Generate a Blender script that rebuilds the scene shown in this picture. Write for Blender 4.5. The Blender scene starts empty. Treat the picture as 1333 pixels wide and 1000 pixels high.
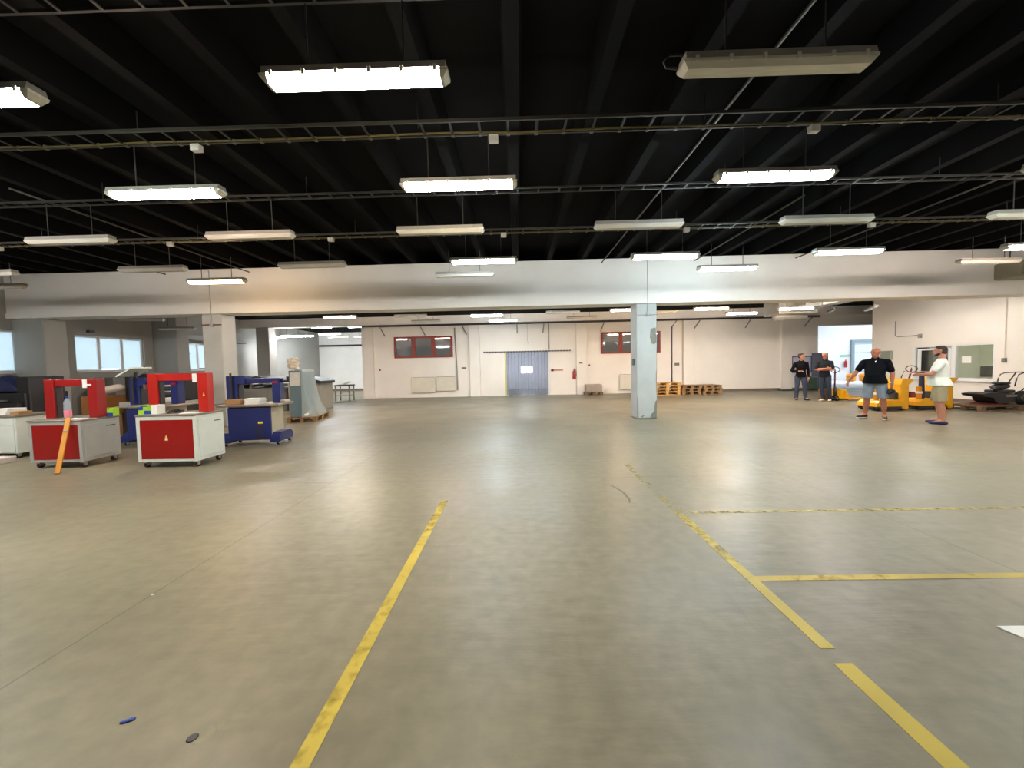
import bpy, bmesh, math, random
from mathutils import Vector, Matrix
random.seed(7)
SC = bpy.context.scene
COL = SC.collection
PI = math.pi

# ------------------------------------------------------------------ materials
def lin(c):
    return tuple((v / 255 / 12.92) if v / 255 <= .04045 else ((v / 255 + .055) / 1.055) ** 2.4 for v in c)

def mat(name, rgb, rough=.6, metal=0., var=0., scale=3., bump=0., bscale=40., coat=0., alpha=1., trans=0., spec=None, stretch=None):
    m = bpy.data.materials.new(name); m.use_nodes = True
    nt = m.node_tree; b = nt.nodes['Principled BSDF']
    c = lin(rgb)
    b.inputs['Base Color'].default_value = (*c, 1)
    b.inputs['Roughness'].default_value = rough
    b.inputs['Metallic'].default_value = metal
    b.inputs['Coat Weight'].default_value = coat
    b.inputs['Alpha'].default_value = alpha
    b.inputs['Transmission Weight'].default_value = trans
    if spec is not None: b.inputs['Specular IOR Level'].default_value = spec
    tc = nt.nodes.new('ShaderNodeTexCoord')
    if var > 0:
        n = nt.nodes.new('ShaderNodeTexNoise'); n.inputs['Scale'].default_value = scale; n.inputs['Detail'].default_value = 5
        if stretch:
            mp = nt.nodes.new('ShaderNodeMapping'); mp.inputs['Scale'].default_value = stretch
            nt.links.new(tc.outputs['Object'], mp.inputs['Vector']); nt.links.new(mp.outputs['Vector'], n.inputs['Vector'])
        else:
            nt.links.new(tc.outputs['Object'], n.inputs['Vector'])
        r = nt.nodes.new('ShaderNodeValToRGB')
        r.color_ramp.elements[0].position = .3; r.color_ramp.elements[1].position = .7
        r.color_ramp.elements[0].color = (*[max(0, v * (1 - var)) for v in c], 1)
        r.color_ramp.elements[1].color = (*[min(1, v * (1 + var * .6)) for v in c], 1)
        nt.links.new(n.outputs['Fac'], r.inputs['Fac']); nt.links.new(r.outputs['Color'], b.inputs['Base Color'])
    if bump > 0:
        n2 = nt.nodes.new('ShaderNodeTexNoise'); n2.inputs['Scale'].default_value = bscale; n2.inputs['Detail'].default_value = 3
        nt.links.new(tc.outputs['Object'], n2.inputs['Vector'])
        bp = nt.nodes.new('ShaderNodeBump'); bp.inputs['Strength'].default_value = bump; bp.inputs['Distance'].default_value = .01
        nt.links.new(n2.outputs['Fac'], bp.inputs['Height']); nt.links.new(bp.outputs['Normal'], b.inputs['Normal'])
    return m

def emis(name, rgb, strength):
    m = bpy.data.materials.new(name); m.use_nodes = True
    nt = m.node_tree; nt.nodes.clear()
    o = nt.nodes.new('ShaderNodeOutputMaterial'); e = nt.nodes.new('ShaderNodeEmission')
    e.inputs['Color'].default_value = (*rgb, 1); e.inputs['Strength'].default_value = strength
    nt.links.new(e.outputs[0], o.inputs[0]); return m

def glass_mat(name, tint=(1, 1, 1), ior=1.45, rough=.02, extra=0.):
    m = bpy.data.materials.new(name); m.use_nodes = True
    nt = m.node_tree; nt.nodes.clear()
    o = nt.nodes.new('ShaderNodeOutputMaterial')
    t = nt.nodes.new('ShaderNodeBsdfTransparent'); t.inputs[0].default_value = (*tint, 1)
    g = nt.nodes.new('ShaderNodeBsdfGlossy'); g.inputs['Roughness'].default_value = rough
    f = nt.nodes.new('ShaderNodeFresnel'); f.inputs[0].default_value = ior
    x = nt.nodes.new('ShaderNodeMixShader')
    fac = f.outputs[0]
    if extra:
        a = nt.nodes.new('ShaderNodeMath'); a.operation = 'ADD'; a.inputs[1].default_value = extra
        nt.links.new(fac, a.inputs[0]); fac = a.outputs[0]
    nt.links.new(fac, x.inputs[0]); nt.links.new(t.outputs[0], x.inputs[1]); nt.links.new(g.outputs[0], x.inputs[2])
    nt.links.new(x.outputs[0], o.inputs[0]); return m

def film_mat(name, rgb, clear, rough=.25, transl=.4):
    """translucent plastic: part clear, part diffuse/translucent, with gloss"""
    m = bpy.data.materials.new(name); m.use_nodes = True
    nt = m.node_tree; nt.nodes.clear(); c = (*lin(rgb), 1)
    o = nt.nodes.new('ShaderNodeOutputMaterial')
    t = nt.nodes.new('ShaderNodeBsdfTransparent')
    b = nt.nodes.new('ShaderNodeBsdfPrincipled'); b.inputs['Base Color'].default_value = c; b.inputs['Roughness'].default_value = rough
    tl = nt.nodes.new('ShaderNodeBsdfTranslucent'); tl.inputs[0].default_value = c
    x1 = nt.nodes.new('ShaderNodeMixShader'); x1.inputs[0].default_value = transl
    x2 = nt.nodes.new('ShaderNodeMixShader'); x2.inputs[0].default_value = clear
    nt.links.new(b.outputs[0], x1.inputs[1]); nt.links.new(tl.outputs[0], x1.inputs[2])
    nt.links.new(x1.outputs[0], x2.inputs[1]); nt.links.new(t.outputs[0], x2.inputs[2])
    nt.links.new(x2.outputs[0], o.inputs[0]); return m

def floor_mat():
    m = bpy.data.materials.new('polished_concrete'); m.use_nodes = True
    nt = m.node_tree; N = nt.nodes.new; L = nt.links.new
    b = nt.nodes['Principled BSDF']; tc = N('ShaderNodeTexCoord')
    def noise(scale, detail=4, st=None, dist=0.):
        n = N('ShaderNodeTexNoise'); n.inputs['Scale'].default_value = scale; n.inputs['Detail'].default_value = detail
        n.inputs['Distortion'].default_value = dist
        mp = N('ShaderNodeMapping'); mp.inputs['Scale'].default_value = st or (1, 1, 1)
        L(tc.outputs['Object'], mp.inputs['Vector']); L(mp.outputs['Vector'], n.inputs['Vector']); return n.outputs['Fac']
    def ramp(f, p0, c0, p1, c1):
        r = N('ShaderNodeValToRGB'); e = r.color_ramp.elements
        e[0].position, e[1].position = p0, p1; e[0].color, e[1].color = (*c0, 1), (*c1, 1); L(f, r.inputs['Fac']); return r.outputs['Color']
    def mix(f, a, c, mode='MIX'):
        x = N('ShaderNodeMix'); x.data_type = 'RGBA'; x.blend_type = mode
        if isinstance(f, float): x.inputs[0].default_value = f
        else: L(f, x.inputs[0])
        L(a, x.inputs[6]) if not isinstance(a, tuple) else setattr(x.inputs[6], 'default_value', (*a, 1))
        L(c, x.inputs[7]) if not isinstance(c, tuple) else setattr(x.inputs[7], 'default_value', (*c, 1))
        return x.outputs[2]
    base = ramp(noise(.55, 6), .3, lin(FLOOR_A), .72, lin(FLOOR_B))
    fine = ramp(noise(9, 8), .3, (.86, .86, .86), .7, (1.06, 1.06, 1.06))
    c = mix(1.0, base, fine, 'MULTIPLY')
    # rubbed dark blotches and worn tracks
    blot = ramp(noise(1.7, 7, None, .4),   .6, (1, 1, 1), .85, (.80, .79, .77))
    c = mix(.8, c, blot, 'MULTIPLY')
    trk = ramp(noise(1.2, 5, (3.5, .5, 1), .6), .62, (1, 1, 1), .8, (.82, .81, .8))
    c = mix(.8, c, trk, 'MULTIPLY')
    pale = ramp(noise(2.3, 6, None, .8), .66, (0, 0, 0), .84, (.05, .05, .047))
    c = mix(1.0, c, pale, 'ADD')
    # sawn joints
    sp = N('ShaderNodeSeparateXYZ'); L(tc.outputs['Object'], sp.inputs[0])
    def joint(axis, pos, w):
        s = N('ShaderNodeMath'); s.operation = 'SUBTRACT'; L(sp.outputs[axis], s.inputs[0]); s.inputs[1].default_value = pos
        a = N('ShaderNodeMath'); a.operation = 'ABSOLUTE'; L(s.outputs[0], a.inputs[0])
        l = N('ShaderNodeMath'); l.operation = 'LESS_THAN'; L(a.outputs[0], l.inputs[0]); l.inputs[1].default_value = w; return l.outputs[0]
    for ax, p, w in ((0, -2.52, .006), (0, 3.44, .006), (1, 5.03, .006), (1, 10.9, .008), (0, -8.3, .006), (0, 9.4, .006)):
        sc_ = N('ShaderNodeMath'); sc_.operation = 'MULTIPLY'; L(joint(ax, p, w), sc_.inputs[0]); sc_.inputs[1].default_value = .45
        c = mix(sc_.outputs[0], c, (.05, .045, .035))
    L(c, b.inputs['Base Color'])
    rr = N('ShaderNodeMapRange'); L(noise(1.1, 5), rr.inputs[0]); rr.inputs[1].default_value = .3; rr.inputs[2].default_value = .7
    rr.inputs[3].default_value = .31; rr.inputs[4].default_value = .44; L(rr.outputs[0], b.inputs['Roughness'])
    b.inputs['Specular IOR Level'].default_value = .2
    bp = N('ShaderNodeBump'); bp.inputs['Strength'].default_value = .5; bp.inputs['Distance'].default_value = .012
    L(noise(3.4, 4, (.6, 2.2, 1)), bp.inputs['Height']); L(bp.outputs['Normal'], b.inputs['Normal'])
    return m

def paint_mat(name, rgb, lo, hi, fade=None):
    """worn floor paint: noise opens holes to the concrete; fade=(y0,y1) wears it out along the line"""
    m = bpy.data.materials.new(name); m.use_nodes = True
    nt = m.node_tree; N = nt.nodes.new; L = nt.links.new
    b = nt.nodes['Principled BSDF']; o = nt.nodes['Material Output']
    tc = N('ShaderNodeTexCoord')
    n0 = N('ShaderNodeTexNoise'); n0.inputs['Scale'].default_value = 2.2; L(tc.outputs['Object'], n0.inputs['Vector'])
    r0 = N('ShaderNodeValToRGB'); r0.color_ramp.elements[0].position = .3; r0.color_ramp.elements[1].position = .7
    c = lin(rgb); r0.color_ramp.elements[0].color = (*[v * .72 for v in c], 1); r0.color_ramp.elements[1].color = (*c, 1)
    L(n0.outputs['Fac'], r0.inputs['Fac']); L(r0.outputs['Color'], b.inputs['Base Color']); b.inputs['Roughness'].default_value = .55
    n = N('ShaderNodeTexNoise'); n.inputs['Scale'].default_value = 14; n.inputs['Detail'].default_value = 6; L(tc.outputs['Object'], n.inputs['Vector'])
    n1 = N('ShaderNodeTexNoise'); n1.inputs['Scale'].default_value = 1.6; n1.inputs['Detail'].default_value = 4; L(tc.outputs['Object'], n1.inputs['Vector'])
    ad = N('ShaderNodeMath'); ad.operation = 'ADD'; L(n.outputs['Fac'], ad.inputs[0]); L(n1.outputs['Fac'], ad.inputs[1])
    f = ad.outputs[0]
    if fade:
        sp = N('ShaderNodeSeparateXYZ'); L(tc.outputs['Object'], sp.inputs[0])
        mr = N('ShaderNodeMapRange'); L(sp.outputs[fade[2]], mr.inputs[0]); mr.inputs[1].default_value = fade[0]; mr.inputs[2].default_value = fade[1]
        mr.inputs[3].default_value = 0; mr.inputs[4].default_value = .42
        a2 = N('ShaderNodeMath'); a2.operation = 'ADD'; L(f, a2.inputs[0]); L(mr.outputs[0], a2.inputs[1]); f = a2.outputs[0]
    mr2 = N('ShaderNodeMapRange'); L(f, mr2.inputs[0]); mr2.inputs[1].default_value = lo; mr2.inputs[2].default_value = hi
    mr2.inputs[3].default_value = 0; mr2.inputs[4].default_value = 1
    t = N('ShaderNodeBsdfTransparent'); x = N('ShaderNodeMixShader')
    L(mr2.outputs[0], x.inputs[0]); L(b.outputs[0], x.inputs[1]); L(t.outputs[0], x.inputs[2]); L(x.outputs[0], o.inputs[0])
    return m

FLOOR_A = (114, 109, 92); FLOOR_B = (136, 129, 108)
LAMP = 88.; REAR = 1.12
M = dict(
    floor=floor_mat(),
    wall=mat('white_wall_paint', (236, 231, 224), .75, var=.05, scale=.8, bump=.15, bscale=25),
    wallwarm=mat('back_wall_paint', (238, 230, 219), .75, var=.05, scale=.9, bump=.2, bscale=18),
    wallgrey=mat('left_wall_paint', (158, 155, 148), .8, var=.08, scale=.7, bump=.15, bscale=20),
    pillar=mat('pillar_paint', (184, 186, 183), .7, var=.07, scale=2.2, bump=.25, bscale=20),
    plaster=mat('bare_plaster', (132, 130, 120), .9, var=.2, scale=18, bump=.5, bscale=50),
    ceiling=mat('black_ceiling', (20, 19, 19), .95, spec=.08, var=.2, scale=1.5),
    rib=mat('black_rib', (13, 12, 12), .9, spec=.1, var=.2, scale=2.),
    skirt=mat('brown_skirting', (128, 108, 92), .7, var=.15),
    galv=mat('galvanised_steel', (120, 118, 112), .45, .7, var=.15, scale=10),
    trayclip=mat('tray_clip_steel', (92, 88, 74), .5, .2), traydark=mat('dark_tray_steel', (34, 33, 29), .6, .2, var=.1), darkpipe=mat('dark_pipe_paint', (62, 58, 54), .5, var=.15),
    greypipe=mat('grey_pipe_paint', (150, 148, 145), .5, var=.1),
    ceilpipe=mat('ceiling_pipe_steel', (66, 62, 52), .55, .2, var=.2),
    tray=mat('tray_steel', (54, 52, 45), .55, .2, var=.15, scale=8),
    ycable=mat('yellow_cable', (96, 84, 36), .6),
    cable=mat('black_cable', (24, 24, 25), .5),
    housing=mat('lamp_housing', (150, 146, 138), .5, var=.08),
    diff=mat('unlit_diffuser', (208, 203, 188), .25, var=.12, scale=5, coat=.3, stretch=(1, 8, 8)),
    clip=mat('clip_plastic', (205, 200, 190), .4),
    l_warm=emis('lamp_warm_white', (1, .88, .70), LAMP),
    l_orange=emis('lamp_orange_white', (1, .66, .34), LAMP * .8),
    l_cool=emis('lamp_cool_white', (.80, .92, 1), LAMP),
    l_cyan=emis('lamp_blue_white', (.66, .90, 1), LAMP),
    l_green=emis('lamp_green_white', (.86, 1, .92), LAMP),
    l_pink=emis('lamp_pinkish_white', (1, .80, .68), LAMP),
    l_white=emis('lamp_neutral_white', (1, .96, .92), LAMP),
    r_warm=emis('rear_lamp_warm_white', (1, .84, .68), LAMP * REAR), r_orange=emis('rear_lamp_orange_white', (1, .66, .38), LAMP * REAR), r_cool=emis('rear_lamp_cool_white', (.82, .93, 1), LAMP * REAR), r_pink=emis('rear_lamp_pinkish_white', (1, .85, .80), LAMP * REAR),
    red=mat('red_paint', (150, 18, 18), .4, var=.08, scale=6, coat=.2),
    red2=mat('bright_red_paint', (178, 26, 14), .4, var=.08, scale=6, coat=.2),
    redpanel=mat('red_panel_paint', (150, 10, 12), .35, var=.06, scale=5, coat=.2),
    winred=mat('oxide_red_frame', (132, 42, 30), .5, var=.12, scale=9),
    mgrey=mat('machine_grey', (168, 168, 164), .5, var=.06, scale=6),
    mwhite=mat('machine_white', (208, 214, 206), .45, var=.05, scale=6),
    mtop=mat('worn_table_steel', (150, 142, 128), .35, .4, var=.15, scale=14),
    blue=mat('royal_blue_paint', (20, 34, 96), .4, var=.1, scale=5, coat=.2),
    blue2=mat('navy_blue_paint', (24, 30, 64), .5, var=.1),
    cream=mat('cream_sheet_metal', (186, 176, 148), .5, var=.1, scale=8),
    black=mat('black_plastic', (26, 26, 28), .5),
    dark=mat('dark_grey_metal', (52, 51, 52), .5, .2, var=.15),
    midgrey=mat('grey_machine_paint', (118, 116, 108), .55, var=.12, scale=4),
    rubber=mat('caster_rubber', (70, 34, 30), .6), rubberblack=mat('black_rubber', (22, 21, 20), .7),
    steel=mat('steel', (170, 168, 165), .3, .9),
    yellow=mat('yellow_paint', (232, 168, 8), .4, var=.06, scale=6, coat=.2),
    yellow2=mat('orange_yellow_plastic', (206, 136, 12), .45, var=.1, scale=6),
    orange=mat('orange_paint', (232, 138, 20), .5),
    jackred=mat('dull_red_paint', (120, 40, 34), .5, var=.15), purple=mat('dark_purple_red_paint', (86, 36, 52), .5),
    wood=mat('pallet_wood', (140, 106, 68), .8, var=.3, scale=6, stretch=(1, 7, 7)),
    woodnew=mat('new_pallet_wood', (206, 160, 92), .75, var=.22, scale=6, stretch=(1, 7, 7)),
    wooddark=mat('grey_pallet_wood', (122, 98, 74), .85, var=.3, scale=6, stretch=(1, 7, 7)),
    cardboard=mat('cardboard', (158, 118, 78), .85, var=.12), cardboard2=mat('brown_carton', (138, 90, 44), .85, var=.12),
    paper=mat('white_paper', (232, 230, 224), .8), papergrey=mat('grey_white_sheets', (196, 196, 192), .8, var=.1, scale=12),
    greenprint=mat('green_print', (150, 196, 30), .6), blueprint=mat('blue_print', (30, 60, 150), .6),
    teal=mat('blue_grey_cabinet', (92, 112, 120), .5, var=.06),
    film=film_mat('stretch_film', (206, 220, 220), .55, .22, .35),
    bundle=film_mat('crumpled_film', (224, 214, 200), .10, .25, .3),
    strip=film_mat('pvc_strip', (176, 184, 214), .62, .15, .5),
    blind=film_mat('roller_blind', (214, 224, 228), .02, .6, .75),
    pvc=mat('white_window_frame', (228, 228, 226), .4),
    pane_dark=mat('unlit_room_pane', (96, 100, 102), .04, spec=.8),  # darkness of the rooms behind is put into the pane colour
    pane=glass_mat('office_glass', (.93, .97, .95), 1.45, .02),
    panew=glass_mat('window_glass', (.96, .98, 1), 1.45, .02),
    plastic=film_mat('clear_bottle', (200, 215, 225), .55, .1, .3), pink=mat('pink_label', (226, 130, 150), .6),
    beige=mat('radiator_enamel', (216, 208, 190), .45, var=.05),
    ext=mat('extinguisher_red', (170, 22, 26), .3, coat=.3),
    office=mat('office_green_wall', (206, 210, 192), .8, var=.05), ochre=mat('office_ochre_panel', (160, 130, 90), .8),
    desk=mat('office_desk', (180, 186, 190), .5),
    green=mat('dark_green_metal', (48, 78, 62), .6), slate=mat('slate_grey_metal', (92, 96, 112), .6),
    boardblue=mat('blue_board_frame', (62, 62, 140), .5), board=mat('notice_board_sheet', (196, 198, 204), .7, var=.25, scale=9),
    lobby=mat('lobby_white_wall', (226, 230, 234), .8), lobbyfloor=mat('lobby_floor', (190, 192, 194), .5, var=.06),
    secdoor=mat('sectional_door_white', (206, 216, 220), .5), secline=mat('door_seam_grey', (130, 150, 158), .6),
    duct=mat('duct_sheet_metal', (168, 164, 154), .45, .35, var=.12, scale=5), grille=mat('duct_grille', (112, 104, 92), .5, .3),
    unit=mat('heater_grey_green', (140, 136, 116), .55, var=.1),
    skin=mat('skin', (178, 122, 98), .55, var=.06, scale=20), skin2=mat('tanned_skin', (160, 100, 76), .55, var=.06, scale=20),
    hairdark=mat('dark_brown_hair', (40, 28, 24), .7, bump=.5, bscale=120), hairgrey=mat('grey_hair', (140, 134, 130), .7, bump=.5, bscale=120),
    eye=mat('eye', (30, 24, 22), .3),
    shirtblack=mat('black_cloth', (13, 13, 15), .9, var=.15, scale=14, spec=.1), shirtdark=mat('charcoal_cloth', (34, 38, 40), .9, var=.15, scale=14, spec=.1),
    shirtnavy=mat('blue_black_cloth', (13, 16, 22), .9, var=.15, scale=14, spec=.1), shirtwhite=mat('pale_cloth', (214, 222, 214), .85, var=.08, scale=10),
    jeans=mat('blue_denim', (54, 62, 82), .85, var=.25, scale=7), jeansdark=mat('dark_denim', (40, 46, 66), .85, var=.25, scale=7),
    denimlight=mat('light_denim', (122, 134, 146), .85, var=.15, scale=7), khaki=mat('beige_cotton', (152, 142, 112), .85, var=.1, scale=8),
    shoeblack=mat('black_canvas', (22, 20, 22), .7), shoebrown=mat('brown_leather', (52, 36, 30), .6), shoepale=mat('pale_shoe', (206, 190, 160), .7),
    clog=mat('navy_rubber', (36, 38, 78), .6), sole=mat('white_sole', (222, 218, 210), .7),
    silver=mat('watch_silver', (210, 210, 205), .25, .8),
    asphalt=mat('outdoor_ground', (150, 148, 140), .9),
)

# ------------------------------------------------------------------ mesh helpers
class MB:
    def __init__(s): s.bm = bmesh.new()
    def _xf(s, verts, rot, piv):
        if rot is not None: bmesh.ops.rotate(s.bm, verts=verts, cent=piv or (0, 0, 0), matrix=rot)
    def box(s, x0, x1, y0, y1, z0, z1, bev=0., rot=None, piv=None, seg=1):
        r = bmesh.ops.create_cube(s.bm, size=1.)
        vs = r['verts']
        for v in vs: v.co = Vector((x0 + (v.co.x + .5) * (x1 - x0), y0 + (v.co.y + .5) * (y1 - y0), z0 + (v.co.z + .5) * (z1 - z0)))
        if bev > 0:
            es = list({e for v in vs for e in v.link_edges})
            rb = bmesh.ops.bevel(s.bm, geom=es, offset=bev, segments=seg, affect='EDGES', profile=.5)
            vs = list({v for f in rb['faces'] for v in f.verts} | {v for v in vs if v.is_valid})
        s._xf(vs, rot, piv); return s
    def cyl(s, p, q, r, r2=None, seg=12):
        p, q = Vector(p), Vector(q); d = q - p; r2 = r if r2 is None else r2
        mt = Matrix.Translation((p + q) / 2) @ d.to_track_quat('Z', 'Y').to_matrix().to_4x4()
        bmesh.ops.create_cone(s.bm, cap_ends=True, segments=seg, radius1=r, radius2=r2, depth=d.length, matrix=mt); return s
    def sph(s, c, r, seg=14, rings=9):
        r = (r, r, r) if not hasattr(r, '__len__') else r
        bmesh.ops.create_uvsphere(s.bm, u_segments=seg, v_segments=rings, radius=1, matrix=Matrix.Translation(c) @ Matrix.Diagonal((*r, 1))); return s
    def prism(s, pts, axis, a, b):
        def P(u, v, w): return {'x': (w, u, v), 'y': (u, w, v), 'z': (u, v, w)}[axis]
        A = [s.bm.verts.new(P(u, v, a)) for u, v in pts]; B = [s.bm.verts.new(P(u, v, b)) for u, v in pts]
        n = len(pts); s.bm.faces.new(A); s.bm.faces.new(B[::-1])
        for i in range(n): s.bm.faces.new((A[i], B[i], B[(i + 1) % n], A[(i + 1) % n]))
        return s
    def tube(s, pts, r, seg=8):
        pts = [Vector(p) for p in pts]; rings = []
        for i, p in enumerate(pts):
            d = (pts[min(i + 1, len(pts) - 1)] - pts[max(i - 1, 0)]).normalized()
            up = Vector((0, 0, 1)) if abs(d.z) < .9 else Vector((1, 0, 0))
            u = d.cross(up).normalized(); v = d.cross(u).normalized()
            rr = r[i] if hasattr(r, '__len__') else r
            rings.append([s.bm.verts.new(p + (u * math.cos(2 * PI * k / seg) + v * math.sin(2 * PI * k / seg)) * rr) for k in range(seg)])
        for a, b in zip(rings, rings[1:]):
            for k in range(seg): s.bm.faces.new((a[k], a[(k + 1) % seg], b[(k + 1) % seg], b[k]))
        s.bm.faces.new(rings[0][::-1]); s.bm.faces.new(rings[-1]); return s
    def lathe(s, prof, c=(0, 0, 0), seg=16):
        c = Vector(c); rings = [[s.bm.verts.new(c + Vector((r * math.cos(2 * PI * k / seg), r * math.sin(2 * PI * k / seg), z))) for k in range(seg)] for r, z in prof]
        for a, b in zip(rings, rings[1:]):
            for k in range(seg): s.bm.faces.new((a[k], a[(k + 1) % seg], b[(k + 1) % seg], b[k]))
        s.bm.faces.new(rings[0][::-1]); s.bm.faces.new(rings[-1]); return s
    def hull(s, ells, rot=None, piv=None):
        """convex hull of ellipsoids [(centre, radii)]"""
        t = bmesh.new()
        for c, r in ells:
            r = (r, r, r) if not hasattr(r, '__len__') else r
            bmesh.ops.create_icosphere(t, subdivisions=2, radius=1, matrix=Matrix.Translation(c) @ Matrix.Diagonal((*r, 1)))
        h = bmesh.new()
        for v in t.verts: h.verts.new(v.co)
        t.free()
        bmesh.ops.convex_hull(h, input=h.verts[:], use_existing_faces=False)
        bmesh.ops.delete(h, geom=[v for v in h.verts if not v.link_faces], context='VERTS')
        if rot is not None: bmesh.ops.rotate(h, verts=h.verts[:], cent=piv or (0, 0, 0), matrix=rot)
        me = bpy.data.meshes.new('tmp'); h.to_mesh(me); h.free(); s.bm.from_mesh(me); bpy.data.meshes.remove(me); return s
    def build(s, name, m, parent=None, smooth=False, loc=None):
        bmesh.ops.recalc_face_normals(s.bm, faces=s.bm.faces)
        me = bpy.data.meshes.new(name); s.bm.to_mesh(me); s.bm.free()
        me.materials.append(M[m] if isinstance(m, str) else m)
        if smooth:
            for p in me.polygons: p.use_smooth = True
        o = bpy.data.objects.new(name, me); COL.objects.link(o)
        if parent: o.parent = parent
        if loc: o.location = loc
        return o

def remesh(o, voxel, smooth_it=4):
    md = o.modifiers.new('r', 'REMESH'); md.mode = 'VOXEL'; md.voxel_size = voxel; md.use_smooth_shade = True
    sm = o.modifiers.new('s', 'SMOOTH'); sm.factor = .5; sm.iterations = smooth_it
    dg = bpy.context.evaluated_depsgraph_get()
    me = bpy.data.meshes.new_from_object(o.evaluated_get(dg)); old = o.data
    o.modifiers.clear(); o.data = me; me.name = old.name
    if not me.materials: me.materials.append(old.materials[0])
    for p in me.polygons: p.use_smooth = True
    return o

def tag(o, label=None, cat=None, group=None, kind=None):
    if label: o['label'] = label
    if cat: o['category'] = cat
    if group: o['group'] = group
    if kind: o['kind'] = kind
    return o
def thing(name, label, cat, loc=(0, 0, 0), rz=0., group=None):
    o = bpy.data.objects.new(name, None); COL.objects.link(o); o.empty_display_size = .1
    o.location = loc; o.rotation_euler = (0, 0, rz); return tag(o, label, cat, group)
def struct(o, label=None): return tag(o, label, kind='structure')
def copy_tree(o, parent=None):
    c = o.copy(); COL.objects.link(c)
    if parent: c.parent = parent
    for ch in list(o.children): copy_tree(ch, c)
    return c
def B(*a, **k): return MB().box(*a, **k)
def RZ(a): return Matrix.Rotation(a, 3, 'Z')
def RX(a): return Matrix.Rotation(a, 3, 'X')
def RY(a): return Matrix.Rotation(a, 3, 'Y')

# ------------------------------------------------------------------ the setting
fl = struct(B(-14.3, 20.3, -6.3, 27.3, -.2, 0).build('floor', 'floor'))
def mark(x0, x1, y0, y1, m, lab):
    o = B(x0, x1, y0, y1, .0005, .0025).build('floor_marking', m, fl); o['label'] = lab
YEL = (188, 164, 36)
mark(-.895, -.82, .3, 4.25, paint_mat('yellow_line_paint', YEL, 1.05, 1.6, (3.3, 4.3, 1)), 'yellow painted line running ahead at the middle')
mark(1.525, 1.615, .3, 1.85, paint_mat('yellow_line_paint_fresh', YEL, 1.2, 1.6), 'bright yellow line at the near right')
mark(1.54, 1.615, 1.95, 5.8, paint_mat('yellow_line_paint_worn', (184, 162, 50), 1.02, 1.45, (2.9, 4.4, 1)), 'worn continuation of the right yellow line')
mark(1.615, 6.2, 2.575, 2.635, paint_mat('yellow_line_paint_cross', (184, 158, 52), 1.1, 1.5), 'yellow cross line to the right')
mark(1.66, 5.2, 3.77, 3.815, paint_mat('yellow_line_paint_faint', (190, 168, 80), .86, 1.25), 'faint farther yellow cross line')
o = MB().lathe([(.001, .0008), (.018, .0012), (.021, .0016), (.014, .002), (.001, .002)], (-1.37, 1.49, 0), 14).build('floor_hole', 'dark', fl, True); o['label'] = 'dark drilled hole in the concrete'
pb = MB()
for cx, cy, r in ((-1.335, 1.505, .04), (-1.28, 1.55, .028), (-1.235, 1.60, .02), (-1.26, 1.585, .022)): pb.lathe([(.001, .0003), (r, .0005), (.001, .0007)], (cx, cy, 0), 12)
# wall pieces
CE = 4.3
w = MB().box(-14.3, -14, -6.3, 27.3, 0, 1.62).box(-14.3, -14, -6.3, 27.3, 2.8, 4.7)
for a, b in ((-6.3, 8.35), (10.62, 12.0), (14.25, 16.0), (18.2, 27.3)): w.box(-14.3, -14, a, b, 1.62, 2.8)
struct(w.build('wall_left', 'wallgrey'))
w = MB().box(-7.85, -.5, 19.5, 19.75, 0, 4.7).box(1.45, 15.02, 19.5, 19.75, 0, 4.7).box(-.5, 1.45, 19.5, 19.75, 2.25, 4.7).box(15.02, 20.3, 19.5, 19.75, 3.18, 4.7).box(19.2, 20.3, 19.5, 19.75, 0, 3.18)
struct(w.build('wall_back', 'wallwarm'))
struct(B(-14.3, -7.6, 27, 27.3, 0, 4.7).build('wall_bay_back', 'wall'))
struct(B(-7.85, -7.6, 19.75, 27.3, 0, 4.7).build('wall_bay_side', 'wall'))
w = MB().box(14.6, 14.78, -6.3, 12.0, 0, 4.7).box(14.6, 14.78, 14.45, 16.1, 0, 4.7).box(14.6, 14.78, 12, 14.45, 0, .73).box(14.6, 14.78, 12, 14.45, 1.9, 4.7)
struct(w.build('wall_right', 'wallwarm'))
struct(B(14.78, 20.3, 15.95, 16.1, 0, 4.7).build('wall_office_end', 'wall'))
struct(B(20.0, 20.3, 16.1, 19.5, 0, 4.7).build('wall_passage', 'wall'))
struct(B(-14.3, 14.78, -6.3, -6.0, 0, 4.7).build('wall_rear', 'wall'))
# office behind the window
w = MB().box(18.6, 18.75, 9.9, 15.95, 0, 2.9).box(14.78, 18.6, 9.9, 10.05, 0, 2.9).box(14.78, 18.6, 15.8, 15.95, 0, 2.9)
struct(w.build('wall_office', 'office')); struct(B(14.78, 18.75, 9.9, 15.95, 2.9, 3.0).build('ceiling_office', 'wall'))
# ceiling and ribs
ce = struct(B(-14.3, 20.3, -6.3, 27.3, 4.62, 4.8).build('ceiling', 'ceiling'))
for k in range(-15, 22):
    x = k * .9
    if k == -15: rb0 = MB().prism([(-.10, 4.62), (-.065, CE), (.065, CE), (.10, 4.62)], 'y', -6.0, 19.5).build('ceiling_rib', 'rib', ce, loc=(x, 0, 0))
    else:
        r = rb0.copy(); COL.objects.link(r); r.location = (x, 0, 0)
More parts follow.
